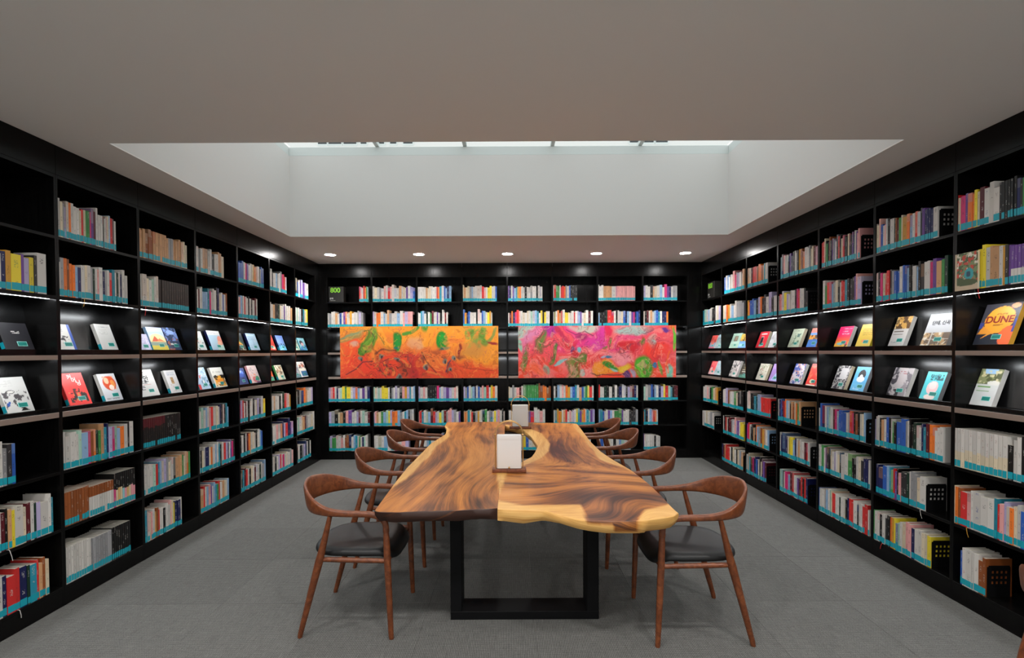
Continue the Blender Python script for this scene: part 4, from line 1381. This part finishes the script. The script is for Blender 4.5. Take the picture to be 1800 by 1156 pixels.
def orange_painting():
    p = Paint(420, 138, 3.03)
    p.c[:] = srgb(238, 160, 44)
    f = sstep(.62, .30, p.v + p.wv * .5 + .18 * np.cos(p.u * 2.1 + .4) )
    p.lay(f, (228, 84, 44))
    p.noise(2.2, 3.2, 3, .52, .66, (232, 132, 56), .8, (0, .2, 1, .9, .1))
    p.noise(3, 4, 5, .55, .7, (206, 58, 40), .8, (.1, 0, .8, .5, .08))
    p.noise(3, 5, 6, .55, .68, (156, 72, 38), .75, (.18, .05, .8, .55, .08))
    p.noise(5, 6, 8, .60, .70, (108, 52, 36), .8, (.25, .0, .78, .48, .06))
    p.blob(.10, .45, .30, .30, (238, 74, 44), .5, .5, k=.8)
    p.blob(.2, .15, .5, .2, (236, 72, 42), .5, .5, k=.7)
    p.blob(.85, .15, .45, .2, (234, 96, 42), .5, .4, k=.7)
    p.blob(.47, .18, .1, .25, (190, 40, 48), .5, .5, k=.8)
    p.blob(.48, .70, .14, .10, (226, 172, 130), .4, .3, rot=-.6, k=.8)
    p.blob(.07, .78, .20, .10, (128, 148, 96), .4, .4, rot=-.2, k=.85, streak=(1.2, 5, 3))
    p.blob(.08, .83, .2, .03, (110, 160, 130), .4, .3, k=.7)
    p.blob(.10, .62, .08, .05, (214, 178, 160), .5, .2, k=.8)
    for q, (x, y, rx, ry, rot) in enumerate(((.205, .74, .11, .20, -.25), (.175, .60, .10, .13, -.5), (.145, .50, .06, .09, -.4))):
        p.blob(x, y, rx, ry, (92, 138, 34), .2, .2, rot)
        p.blob(x + .012, y + .02, rx * .55, ry * .75, (142, 176, 60), .3, .25, rot, .8, (4, 1, 7 + q))
    p.line([(.15, .88), (.19, .9), (.225, .78), (.20, .62), (.16, .5)], .012, (56, 96, 36), .8)
    p.line([(.2, .94), (.25, .8), (.28, .66)], .009, (120, 132, 70), .8)
    p.blob(.355, .74, .10, .19, (44, 132, 44), .2, .2, -.05)
    p.blob(.355, .72, .07, .16, (24, 160, 64), .3, .25, 0, .85, (5, 1.2, 3))
    p.line([(.40, .86), (.44, .88), (.49, .97)], .035, (70, 150, 50), .95)
    p.blob(.35, .60, .06, .02, (30, 120, 116), .4, .1)
    p.blob(.53, .96, .07, .10, (96, 150, 50), .3, .2)
    p.blob(.65, .72, .115, .19, (10, 146, 40), .18, .18, .2)
    p.blob(.655, .75, .06, .10, (50, 190, 70), .5, .3, .2, .6, (3, 2, 9))
    p.blob(.663, .55, .09, .028, (30, 110, 104), .4, .1, .15)
    for x, y, rx, ry in ((.815, .84, .09, .13), (.875, .80, .12, .19), (.90, .66, .10, .10)):
        p.blob(x, y, rx, ry, (126, 160, 72), .25, .25, -.3, .9, (3, 3, 4))
        p.blob(x, y, rx * .45, ry * .5, (222, 120, 56), .4, .2, 0, .6)
        p.blob(x + .02, y, rx * .4, ry * .8, (84, 140, 40), .3, .2, .3, .8)
    p.line([(.93, .66), (.96, .8), (.985, .95)], .03, (110, 150, 80), .8)
    p.blob(.86, .55, .22, .10, (190, 140, 80), .5, .3, k=.6)
    for x, y in ((.365, .34), (.38, .10), (.72, .40), (.69, .16), (.55, .18), (.27, .42), (.145, .34), (.65, .36)):
        p.blob(x, y, .05, .045, (134, 138, 128), .35, .25)
        p.blob(x + .004, y - .02, .02, .035, (70, 56, 60), .4, .2)
    p.line([(.03, .06), (.10, .16), (.15, .30), (.2, .36)], .011, (120, 40, 60), .85)
    p.line([(.25, .22), (.29, .06)], .011, (110, 60, 40), .8)
    p.line([(.22, .48), (.28, .56), (.35, .55)], .018, (120, 70, 40), .8)
    p.line([(.52, .5), (.55, .3), (.6, .1)], .012, (96, 50, 36), .8)
    p.line([(.66, .12), (.68, .28), (.70, .34)], .014, (60, 60, 100), .85)
    p.line([(.8, .2), (.9, .16), (.97, .15)], .01, (170, 50, 36), .7)
    p.blob(.76, .54, .03, .08, (150, 40, 30), .5, .2)
    p.blob(.96, .66, .08, .025, (160, 40, 40), .5, .2)
    p.contour(3.2, 4.2, 81, .016, (92, 44, 36), .75, box=(.08, .02, .80, .55, .08))
    p.contour(4.5, 6, 83, .018, (60, 58, 78), .6, (.46, .56), (.22, .02, .75, .45, .06))
    p.contour(3, 4, 85, .016, (84, 120, 44), .7, (.45, .55), (.02, .55, .30, 1, .05))
    p.contour(5, 5, 87, .02, (150, 176, 70), .8, (.4, .5, .6), (.78, .58, .98, 1, .05))
    p.contour(3, 4, 89, .014, (206, 130, 90), .7, (.45, .55), (.0, .3, 1, 1, .05))
    p.noise(14, 18, 21, .62, .72, (250, 180, 90), .35)
    p.noise(20, 26, 22, .64, .72, (150, 50, 30), .35)
    return p.c

def pink_painting():
    p = Paint(420, 138, 3.03)
    p.c[:] = srgb(232, 92, 104)
    f = sstep(.55, .2, p.v + p.wv * .4)
    p.lay(f, (236, 82, 52))
    p.noise(2.4, 3, 31, .50, .64, (236, 128, 126), .9)
    p.noise(2.6, 4, 33, .54, .66, (226, 60, 140), .9, (.1, .5, .8, 1, .08))
    p.noise(3, 4, 34, .54, .64, (220, 44, 56), .8, (.1, .2, 1, .7, .1))
    p.blob(.03, .92, .2, .13, (168, 190, 178), .4, .3)
    p.blob(.43, .95, .25, .06, (196, 194, 180), .4, .3, -.15)
    p.blob(.72, .90, .34, .11, (170, 190, 184), .3, .25)
    p.blob(.12, .87, .16, .10, (230, 130, 160), .4, .3)
    p.blob(.205, .90, .15, .13, (150, 40, 150), .35, .3, -.5)
    p.blob(.19, .82, .14, .10, (206, 40, 140), .4, .4, streak=(4, 1, 2))
    p.blob(.27, .84, .12, .05, (200, 40, 90), .4, .3, -.6)
    p.blob(.40, .82, .14, .06, (170, 40, 110), .4, .3, -.2)
    p.blob(.50, .72, .15, .18, (214, 62, 160), .5, .4, .2)
    p.blob(.56, .92, .08, .10, (220, 40, 90), .4, .3)
    p.blob(.08, .72, .14, .16, (206, 140, 180), .5, .4, k=.8)
    p.blob(.70, .74, .25, .08, (228, 84, 132), .5, .3)
    p.blob(.70, .56, .20, .07, (206, 28, 52), .4, .3)
    p.blob(.88, .54, .24, .10, (240, 74, 56), .5, .3)
    p.blob(.86, .68, .10, .10, (206, 160, 150), .4, .3)
    p.blob(.87, .66, .05, .05, (170, 184, 178), .4, .2)
    p.blob(.92, .90, .10, .04, (110, 60, 150), .4, .3, -.2)
    p.blob(.98, .95, .08, .05, (236, 130, 60), .4, .2)
    p.blob(.985, .74, .03, .22, (112, 190, 60), .25, .1)
    p.blob(.65, .36, .25, .10, (232, 150, 160), .5, .3, k=.9)
    for x, y, rx, ry, r in ((.155, .64, .10, .20, -.3), (.045, .32, .07, .26, -.3), (.24, .50, .05, .13, -.5), (.21, .37, .05, .08, -.5), (.36, .25, .13, .17, -.3),
                            (.40, .38, .10, .14, -.5), (.37, .08, .1, .14, -.4), (.585, .70, .03, .1, 0), (.55, .60, .05, .06, .6), (.785, .66, .06, .10, .1)):
        p.blob(x, y, rx, ry, (78, 112, 50), .3, .3, r, .9, (5, 2, int(x * 100)))
        p.blob(x + .006, y + .01, rx * .6, ry * .8, (70, 150, 52), .4, .3, r, .8, (6, 2, int(y * 100)))
        p.blob(x - .01, y, rx * .3, ry * .6, (176, 130, 84), .5, .3, r, .6)
    p.blob(.80, .20, .19, .24, (40, 150, 28), .2, .15, .1)
    p.blob(.80, .20, .15, .20, (118, 196, 44), .4, .3, 0, .8, (6, 1.2, 5))
    p.blob(.82, .18, .06, .16, (16, 120, 36), .4, .3, 0, .8, (5, 1, 8))
    p.blob(.54, .16, .22, .15, (232, 152, 46), .2, .2, .35)
    p.blob(.66, .18, .17, .08, (222, 188, 40), .3, .25, .2)
    p.blob(.58, .21, .14, .05, (50, 140, 40), .25, .15, -.5)
    p.blob(.60, .14, .07, .025, (150, 190, 180), .3, .1, -.4)
    p.blob(.66, .06, .10, .06, (100, 56, 120), .3, .3, .3)
    p.blob(.72, .08, .06, .07, (170, 160, 180), .4, .3)
    p.line([(.46, .1), (.5, .03), (.6, .03), (.66, .07)], .012, (70, 40, 40), .8)
    for x, y, rx, ry, cc in ((.385, .56, .055, .055, (110, 186, 200)), (.34, .54, .05, .10, (118, 52, 120)), (.36, .46, .07, .10, (200, 30, 50)), (.585, .37, .06, .032, (30, 116, 150)),
                             (.55, .37, .06, .02, (170, 170, 190)), (.275, .30, .14, .032, (150, 190, 190)), (.875, .25, .045, .07, (24, 120, 160)), (.965, .13, .07, .15, (126, 190, 170)),
                             (.91, .2, .03, .16, (120, 160, 70)), (.41, .12, .04, .06, (160, 190, 180)), (.02, .65, .04, .12, (150, 190, 170)), (.18, .16, .07, .10, (150, 160, 140))):
        p.blob(x, y, rx, ry, cc, .25, .15, .2)
    p.blob(.10, .10, .2, .1, (238, 104, 50), .5, .4, k=.8)
    p.blob(.28, .08, .15, .1, (238, 62, 50), .5, .4, k=.8)
    p.line([(.31, .93), (.36, .85), (.42, .9), (.47, .82)], .010, (90, 60, 90), .7)
    p.line([(.96, .5), (.94, .3), (.955, .1)], .02, (240, 110, 40), .8)
    p.contour(3.2, 4.2, 91, .014, (120, 40, 80), .7, box=(.0, .4, 1, 1, .08))
    p.contour(4, 5, 93, .016, (244, 196, 180), .4, (.4, .5, .6), (.0, .0, 1, .8, .06))
    p.contour(4, 6, 95, .016, (200, 60, 40), .7, (.45, .55), (.5, .0, 1, .8, .05))
    p.contour(6, 7, 97, .02, (60, 90, 50), .6, (.5,), (.0, .0, .5, .7, .05))
    p.noise(14, 18, 41, .60, .70, (244, 170, 160), .4)
    p.noise(22, 12, 42, .63, .72, (170, 30, 60), .4)
    return p.c
canvas(-2.566, -0.204, 1.224, 1.999, orange_painting(), 'long abstract painting in orange and red with green plumes on the back shelves')
canvas(0.095, 2.451, 1.219, 1.994, pink_painting(), 'long abstract painting in pink and purple with green tufts on the back shelves')

# ------------------------------------------------------------------ live edge table
TT, TB = 0.745, 0.685
table = thing('live_edge_table', 'long table of two golden brown live edge wood slabs on black steel frames', 'table', (0, 0, 0))
LO = ([2.64, 3.177, 3.627, 3.914, 4.59, 5.127, 5.467, 5.617, 5.95], [-.762, -.786, -.797, -.79, -.777, -.707, -.742, -.79, -.807])
RO = ([2.6, 2.868, 3.273, 3.665, 4.0, 4.342, 4.8, 5.76], [.918, .897, .896, .869, .81, .767, .752, .773])
RI = ([2.6, 3.50, 3.615, 3.854, 4.005, 4.226, 4.514, 4.977, 5.362, 5.56, 5.64, 6], [-.085, -.085, .012, .087, .161, .201, .237, .195, .126, .0, -.085, -.085])
FRL = ([-.79, -.765, -.74, -.63, -.39, -.085], [2.70, 2.655, 2.634, 2.630, 2.647, 2.683])
FRR = ([-.085, .05, .169, .247, .334, .40, .479, .642, .787, .87, .92], [2.662, 2.655, 2.648, 2.564, 2.497, 2.475, 2.466, 2.472, 2.521, 2.55, 2.60])
BK = ([-.81, -.19, .71, .78], [5.955, 5.975, 5.82, 5.78])
SPL = ([2.6, 3.0, 3.333, 3.754, 4.435, 4.94, 5.426, 5.7, 6], [-.80, -.79, -.732, -.712, -.692, -.659, -.698, -.79, -.85])
SPR = ([2.6, 3.2, 3.45, 3.578, 3.872, 4.4, 4.76, 5.64, 6], [.95, .91, .88, .848, .715, .705, .711, .724, .74])
SPH = ([2.9, 2.973, 3.476, 3.813, 3.962, 4.223, 4.562, 5.104, 5.359, 5.6, 5.8], [-.10, -.08, -.041, .166, .245, .316, .353, .315, .223, .02, -.09])
SPS = ([2.9, 2.973, 3.477, 3.62, 3.75, 5.8], [-.07, -.08, -.118, -.12, -.07, -.07])

def smooth_interp(y, tab, w=0.05):
    ys = [np.interp(y + o, tab[0], tab[1]) for o in (-w, -w / 2, 0, w / 2, w)]
    return sum(ys) / 5

def slab(nm, left, label):
    nu, nsn = (44, 170) if left else (58, 170)
    s, uu = np.meshgrid(np.linspace(0, 1, nsn), np.linspace(0, 1, nu), indexing='ij')
    yr = 2.66 + s * 3.3
    if left:
        xl, xr = smooth_interp(yr, LO), np.full_like(yr, -.0855)
    else:
        xl, xr = np.maximum(smooth_interp(yr, RI, .03), -.0845), smooth_interp(yr, RO)
    x = xl + (xr - xl) * uu
    fr = smooth_interp(x, FRL if left else FRR, .012)
    bk = np.interp(x, *BK)
    y = fr + s * (bk - fr)
    # round the outer corners a little
    if not left:
        cor = sstep(.80, .92, x) * sstep(.10, 0, s)
        x = x - .02 * cor
    wob = (vnoise(x * 4, y * 4, 51, 3) - .5) * .05
    if left:
        sap = sstep(.012, -.012, x - np.interp(y, *SPL) + wob * .8)
        sap = np.maximum(sap, sstep(-.008, .008, x - np.interp(y, *SPS)) * (y > 2.95) * (y < 5.75))
    else:
        sap = sstep(-.012, .012, x - np.interp(y, *SPR) + wob * .6)
        sap = np.maximum(sap, sstep(.010, -.010, x - np.interp(y, *SPH) + wob * .4) * (y > 2.95) * (y < 5.75))
        lim = np.interp(x, [-.09, -.08, .06, .19, .385, .395], [2.84, 2.81, 2.72, 2.728, 2.735, 2.4])
        sap = np.maximum(sap, sstep(.015, -.015, y - lim + wob * .5) * sstep(.392, .376, x + wob * .3))
        lim2 = np.interp(x, [.62, .665, .735, .867, .93], [2.40, 2.515, 2.65, 2.72, 2.80])
        sap = np.maximum(sap, sstep(.015, -.015, y - lim2 + wob * .8))
    zone = vnoise(x * 2.2 + 3, y * 1.5, 57, 3)
    if left:
        dk = .30 * sstep(.48, .66, zone) + .30 * np.exp(-(((x + .18) / .22) ** 2 + ((y - 3.0) / .5) ** 2))
    else:
        dk = .25 * sstep(.50, .68, zone) + .6 * np.exp(-(((y - 2.93 + .12 * (x - .4)) / .17) ** 2)) * sstep(.02, .2, x) + .5 * np.exp(-(((x - .40) / .10) ** 2 + ((y - 4.4) / .5) ** 2)) + .6 * np.exp(-(((x - .52) / .18) ** 2 + ((y - 2.55) / .12) ** 2))
    sap = sap - (1 - sap) * dk * .72
    w1 = vnoise(x * 1.1, y * .8, 61, 3) - .5
    w2 = vnoise(x * 3.1, y * 1.6, 62, 3) - .5
    if left:
        ph = x * 1.0 + .22 * w1 + .05 * w2 - .10 * np.sin((y - 2.6) * 1.1)
        ph += .16 * np.exp(-(((x + .20) / .22) ** 2 + ((y - 3.05) / .5) ** 2))
        ph += .10 * np.exp(-(((x + .45) / .3) ** 2 + ((y - 4.9) / .5) ** 2))
        al = y
    else:
        k = sstep(3.9, 3.15, y + .25 * (x - .3))
        ph = (1 - k) * (x * 1.0 + .12 * np.sin((y - 3.4) * 1.3)) + k * (.62 * (y - 2.5) + .12 * np.cos(x * 4.5)) + .20 * w1 + .05 * w2
        ph += .16 * np.exp(-(((x - .42) / .30) ** 2 + ((y - 3.35) / .22) ** 2))
        ph += .14 * np.exp(-(((x - .5) / .2) ** 2 + ((y - 2.55) / .25) ** 2))
        al = (1 - k) * y + k * x
    # top grid
    V = np.stack([x, y, np.full_like(x, TT) + 0.0], -1)
    idx = np.arange(nsn * nu).reshape(nsn, nu)
    F = np.stack([idx[:-1, :-1], idx[:-1, 1:], idx[1:, 1:], idx[1:, :-1]], -1).reshape(-1, 4).tolist()
    ring = np.concatenate([idx[0, :], idx[1:, -1], idx[-1, -2::-1], idx[-2:0:-1, 0]])
    V = V.reshape(-1, 3)
    px, py = V[ring, 0], V[ring, 1]
    nr = len(ring)
    tx, ty = np.roll(px, -1) - np.roll(px, 1), np.roll(py, -1) - np.roll(py, 1)
    L = np.hypot(tx, ty) + 1e-9
    nx_, ny_ = ty / L, -tx / L
    seam = (np.abs(px + .085) < .004) & ((py > 2.7) & (py < 3.56) | (py > 5.58) | left)
    g = np.where(seam, 0.0, 1.0)
    fcorner = np.abs(px + .085) < .03
    g = np.where(fcorner, 0.0, g)
    arc = np.cumsum(L)
    n1 = vnoise(arc * 3.0, arc * 0, 71 if left else 72, 3) - .5
    n2 = vnoise(arc * 5.0, arc * 0 + 4, 73, 3) - .5
    if left:
        outer = sstep(-.60, -.70, px)
    else:
        outer = np.clip(sstep(2.70, 2.55, py) + sstep(.70, .76, px), 0, 1)
    front = py < 2.75
    thick = (TT - TB) + np.where(front, .012 * n2, .010 * n2)
    if not left:
        thick = np.where(front, np.interp(px, [-.085, .0, .06, .17, .25, .33, .48, .62, .80, .93], [.062, .072, .078, .058, .044, .050, .062, .066, .072, .066]), thick)
    rings = []
    under = np.where(front & (np.abs(px) < .70), 0.0, np.where(front, .5, 1.0)) * np.where(np.abs(px) > .5, 1.0, .3)      # the long live edges are undercut
    for out, fz in ((0.004, .06), (.008 - .006 * under + .010 * n1, .40), (.006 - .020 * under + .016 * n1, .70), (-.004 - .032 * under + .010 * n1, 1.0), (-.07, 1.0)):
        o_ = out * g
        rings.append(np.stack([px + nx_ * o_, py + ny_ * o_, TT - thick * fz], -1))
    allV = [V] + rings
    base = len(V)
    F2 = []
    prev = ring
    for q in range(len(rings)):
        cur = np.arange(nr) + base + q * nr
        F2 += np.stack([prev, cur, np.roll(cur, -1), np.roll(prev, -1)], -1).tolist()
        prev = cur
    F += F2
    F.append(prev[::-1].tolist())
    AV = np.concatenate(allV)
    me = bpy.data.meshes.new(nm)
    me.from_pydata(AV.tolist(), [], F)
    for pgn in me.polygons:
        pgn.use_smooth = True
    me.set_sharp_from_angle(angle=R_(38))
    me.materials.append(SLAB)
    rs, rp, ra = sap.reshape(-1)[ring], ph.reshape(-1)[ring], al.reshape(-1)[ring]
    S_, P_, A_ = [sap.reshape(-1)], [ph.reshape(-1)], [al.reshape(-1)]
    for q in range(5):
        rq = rs
        if left:
            rq = np.where(py < 2.8, np.minimum(rs, -.9), rs)
        elif q >= 1:
            mid = (px > .52) & (px < .70) & (py < 2.6)
            rq = np.where(py < 2.8, np.where(mid & (q < 3), rs, np.maximum(rs, .95)), rs)
        S_.append(rq); P_.append(rp + .05 * (q + 1)); A_.append(ra + .02 * (q + 1))
    set_attr(me, 'sap', np.concatenate(S_), 'FLOAT'); set_attr(me, 'phase', np.concatenate(P_), 'FLOAT'); set_attr(me, 'along', np.concatenate(A_), 'FLOAT')
    me.update()
    o = link(nm, me, table)
    o['label'] = label
    return o
slab('slab', True, 'darker slab with a pale strip of sapwood along the chairs')
slab('slab', False, 'slab with a pale curved hollow and a bulging pale front edge')
def table_frame(y0, y1):
    o = bpy.data.objects.new('steel_frame', None)
    COL.objects.link(o)
    o.parent = table
    for x0, x1 in ((-.379, -.312), (.446, .518)):
        box('post', x0, x1, y0, y1, 0.05, TB - 0.02, METAL_BLACK, o, r=0.002)
    box('floor_bar', -.379, .518, y0, y1, 0.0, 0.05, METAL_BLACK, o, r=0.002)
    box('top_bar', -.379, .518, y0, y1, TB - 0.02, TB - 0.003, METAL_BLACK, o, r=0.002)
table_frame(2.885, 3.045)
table_frame(5.45, 5.61)

# ------------------------------------------------------------------ lanterns on the table
def lantern(x, y, label):
    o = thing('table_lantern', label, 'lamp', (x, y, TT + 0.0005), 0, 'white lanterns under brass arches')
    bm_obj('base', bevel_box(-.123, .123, -.038, .038, 0.0, .026, .004, 2), LAMP_WOOD, o, smooth=True)
    r = .0035
    for yy in (-.022, .022):
        pts = [(-.100, yy, .020)] + [(-.100, yy, z) for z in (.08, .16, .24)]
        pts += [(-.100 * math.cos(t), yy, .275 + .095 * math.sin(t)) for t in np.linspace(0, math.pi, 21)]
        pts += [(.100, yy, z) for z in (.24, .16, .08, .020)]
        tube('arch', pts, r, BRASS, o, 10)
    # shade: a soft cornered upright box with a folded upper rim
    def rr(w, d, rad, z, n=5):
        out = []
        for cx, cy, a0 in ((w - rad, d - rad, 0), (-w + rad, d - rad, 90), (-w + rad, -d + rad, 180), (w - rad, -d + rad, 270)):
            for k in range(n):
                t = R_(a0 + 90 * k / (n - 1))
                out.append((cx + rad * math.cos(t), cy + rad * math.sin(t), z))
        return out
    prof = [(.086, .0), (.089, .004), (.089, .200), (.0885, .204), (.0895, .206), (.0895, .232), (.086, .238), (.06, .239)]
    rings = [rr(w, w * .36, .010, .030 + z) for w, z in prof]
    v, f = sweep(rings)
    mesh_obj('shade', v, f, SHADE, o, smooth=True, sharp=35)
    v, f = [], []
    kn = []
    for rr_, yy in ((.002, -.030), (.0065, -.031), (.0075, -.036), (.006, -.042), (.0015, -.044)):
        kn.append([(rr_ * math.cos(t) + 0, yy - .004, .020 + .018 + rr_ * math.sin(t)) for t in np.linspace(0, 2 * math.pi, 14)[:-1]])
    v, f = sweep(kn)
    k = mesh_obj('knob', v, f, BRASS, o, smooth=True, sharp=60)
    for sx in (-1, 1):
        tube('hinge_pin', [(sx * .108, -.03, .275), (sx * .092, -.03, .275)], .005, BRASS, o, 10)
        tube('cross_tie', [(sx * .100, -.022, .262), (sx * .100, .022, .262)], .003, BRASS, o, 8)
    return o
lantern(-0.024, 3.50, 'white lantern under a brass arch, the nearer one on the table')
lantern(0.090, 5.44, 'white lantern under a brass arch, the farther one beyond the hollow')

# ------------------------------------------------------------------ chairs
def catmull(P, n):
    P = [np.array(p, float) for p in P]
    out = []
    for i in range(len(P) - 1):
        p0, p1, p2, p3 = P[max(i - 1, 0)], P[i], P[i + 1], P[min(i + 2, len(P) - 1)]
        for k in range(n):
            t = k / n
            out.append(.5 * (2 * p1 + (p2 - p0) * t + (2 * p0 - 5 * p1 + 4 * p2 - p3) * t * t + (3 * p1 - p0 - 3 * p2 + p3) * t ** 3))
    out.append(P[-1])
    return out

def make_chair(loc, rz, label):
    """faces +x; origin on the floor under the seat's middle"""
    o = thing('dining_chair', label, 'chair', loc, rz, 'wooden armchairs around the table')
    # bent rail: arms that widen into a tall curved back. x, y, z of the middle, half thickness, half height, lean
    half = [(.242, .268, .610, .0150, .0165), (.240, .269, .648, .0155, .0165), (.230, .271, .675, .0165, .0165), (.203, .273, .697, .0175, .016), (.160, .275, .710, .018, .016),
            (.10, .278, .714, .019, .0165), (-.02, .280, .718, .019, .018), (-.115, .268, .728, .017, .027), (-.20, .225, .748, .014, .046), (-.266, .140, .770, .012, .063),
            (-.296, .055, .780, .0115, .069), (-.302, 0, .782, .0115, .070)]
    full = half + [(x, -y, z, a, h) for x, y, z, a, h in half[-2::-1]]
    C = catmull(full, 6)
    rings = []
    n = 14
    for i, c in enumerate(C):
        t = np.array(C[min(i + 1, len(C) - 1)][:3]) - np.array(C[max(i - 1, 0)][:3])
        t /= np.linalg.norm(t)
        side = np.cross(t, (0, 0, 1.0)); side /= np.linalg.norm(side)          # outward or inward, horizontal
        up = np.cross(side, t)
        lean = .16 * max(0, (c[4] - .02) / .05)
        outward = np.array((c[0] * .9, c[1], 0)); outward /= (np.linalg.norm(outward) + 1e-9)
        up = up + outward * lean
        ring = []
        for k in range(n):
            a = 2 * math.pi * k / n
            ca, sa = math.cos(a), math.sin(a)
            e = .62
            q = math.copysign(abs(ca) ** e, ca), math.copysign(abs(sa) ** e, sa)
            ring.append(np.array(c[:3]) + side * q[0] * c[3] + up * q[1] * c[4])
        rings.append(ring)
    v, f = sweep(rings)
    mesh_obj('back_rail', v, f, CHAIR_WOOD, o, smooth=True, sharp=60)
    # legs
    for s in (-1, 1):
        tube('leg', [(.265, s * .262, 0), (.263, s * .263, .02), (.254, s * .265, .25), (.247, s * .267, .45), (.243, s * .268, .58), (.242, s * .268, .615)],
             [.0135, .0145, .018, .0195, .0175, .0150], CHAIR_WOOD, o, 14)
        tube('leg', [(-.262, s * .258, 0), (-.258, s * .259, .02), (-.195, s * .263, .25), (-.142, s * .266, .44), (-.112, s * .270, .55), (-.070, s * .278, .711)],
             [.0135, .0145, .019, .0225, .0175, .0125], CHAIR_WOOD, o, 14)
        tube('seat_rail', [(-.145, s * .258, .448), (.0, s * .260, .446), (.235, s * .262, .443)], [.013, .0145, .013], CHAIR_WOOD, o, 10)
    tube('seat_rail', [(.236, -.258, .432), (.240, 0, .426), (.236, .258, .432)], [.012, .015, .012], CHAIR_WOOD, o, 10)
    tube('seat_rail', [(-.142, -.258, .446), (-.185, -.13, .446), (-.195, 0, .446), (-.185, .13, .446), (-.142, .258, .446)], [.012, .014, .014, .014, .012], CHAIR_WOOD, o, 10)
    # upholstered seat with a falling front
    nu, nv = 26, 22
    top, bot = [], []
    def seat_pt(a, r):
        ca, sa = math.cos(a), math.sin(a)
        e = .55
        x = math.copysign(abs(ca) ** e, ca) * .262
        y = math.copysign(abs(sa) ** e, sa) * (.240 + .008 * ca)
        if x < 0:
            x *= .92 + .08 * (1 - abs(y) / .25)
        return x * r + .022, y * r
    rings = []
    N = 40
    for r, zt in ((0.02, .492), (.3, .491), (.55, .493), (.75, .4965), (.87, .4965), (.95, .490), (.99, .478), (1.0, .466), (.985, .457), (.93, .452), (.5, .450), (.02, .450)):
        ring = []
        for k in range(N):
            x, y = seat_pt(2 * math.pi * k / N, r)
            fall = .045 * float(sstep(.17, .30, np.array(x)))
            dish = -.010 * math.exp(-((x / .18) ** 2 + (y / .18) ** 2)) if zt > .49 else 0
            ring.append((x, y, zt - fall + dish))
        rings.append(ring)
    v, f = sweep(rings)
    mesh_obj('seat', v, f, LEATHER, o, smooth=True, sharp=70)
    return o

c0 = make_chair((-.948, 2.968, 0), R_(-1.5), 'walnut armchair with black seat, nearest one on the left side of the table')
def another(x, y, rz, label):
    c = copy_tree(c0)
    c.location = (x, y, 0)
    c.rotation_euler = (0, 0, rz)
    c['label'] = label
    return c
another(-.935, 3.86, R_(1), 'walnut armchair with black seat, second nearest on the left side of the table')
another(-.910, 4.72, R_(-1), 'walnut armchair with black seat, third nearest on the left side of the table')
another(-.955, 5.50, R_(1), 'walnut armchair with black seat, farthest one on the left side of the table')
another(1.055, 2.875, R_(180), 'walnut armchair with black seat, nearest one on the right side of the table')
another(.967, 3.82, R_(179), 'walnut armchair with black seat, second nearest on the right side of the table')
another(.920, 4.75, R_(181), 'walnut armchair with black seat, third nearest on the right side of the table')
another(.915, 5.50, R_(180), 'walnut armchair with black seat, farthest one on the right side of the table')
c = another(2.155, 1.60, R_(0), 'walnut armchair that only just enters the picture beside the nearest bay of the right wall')
del c['group']
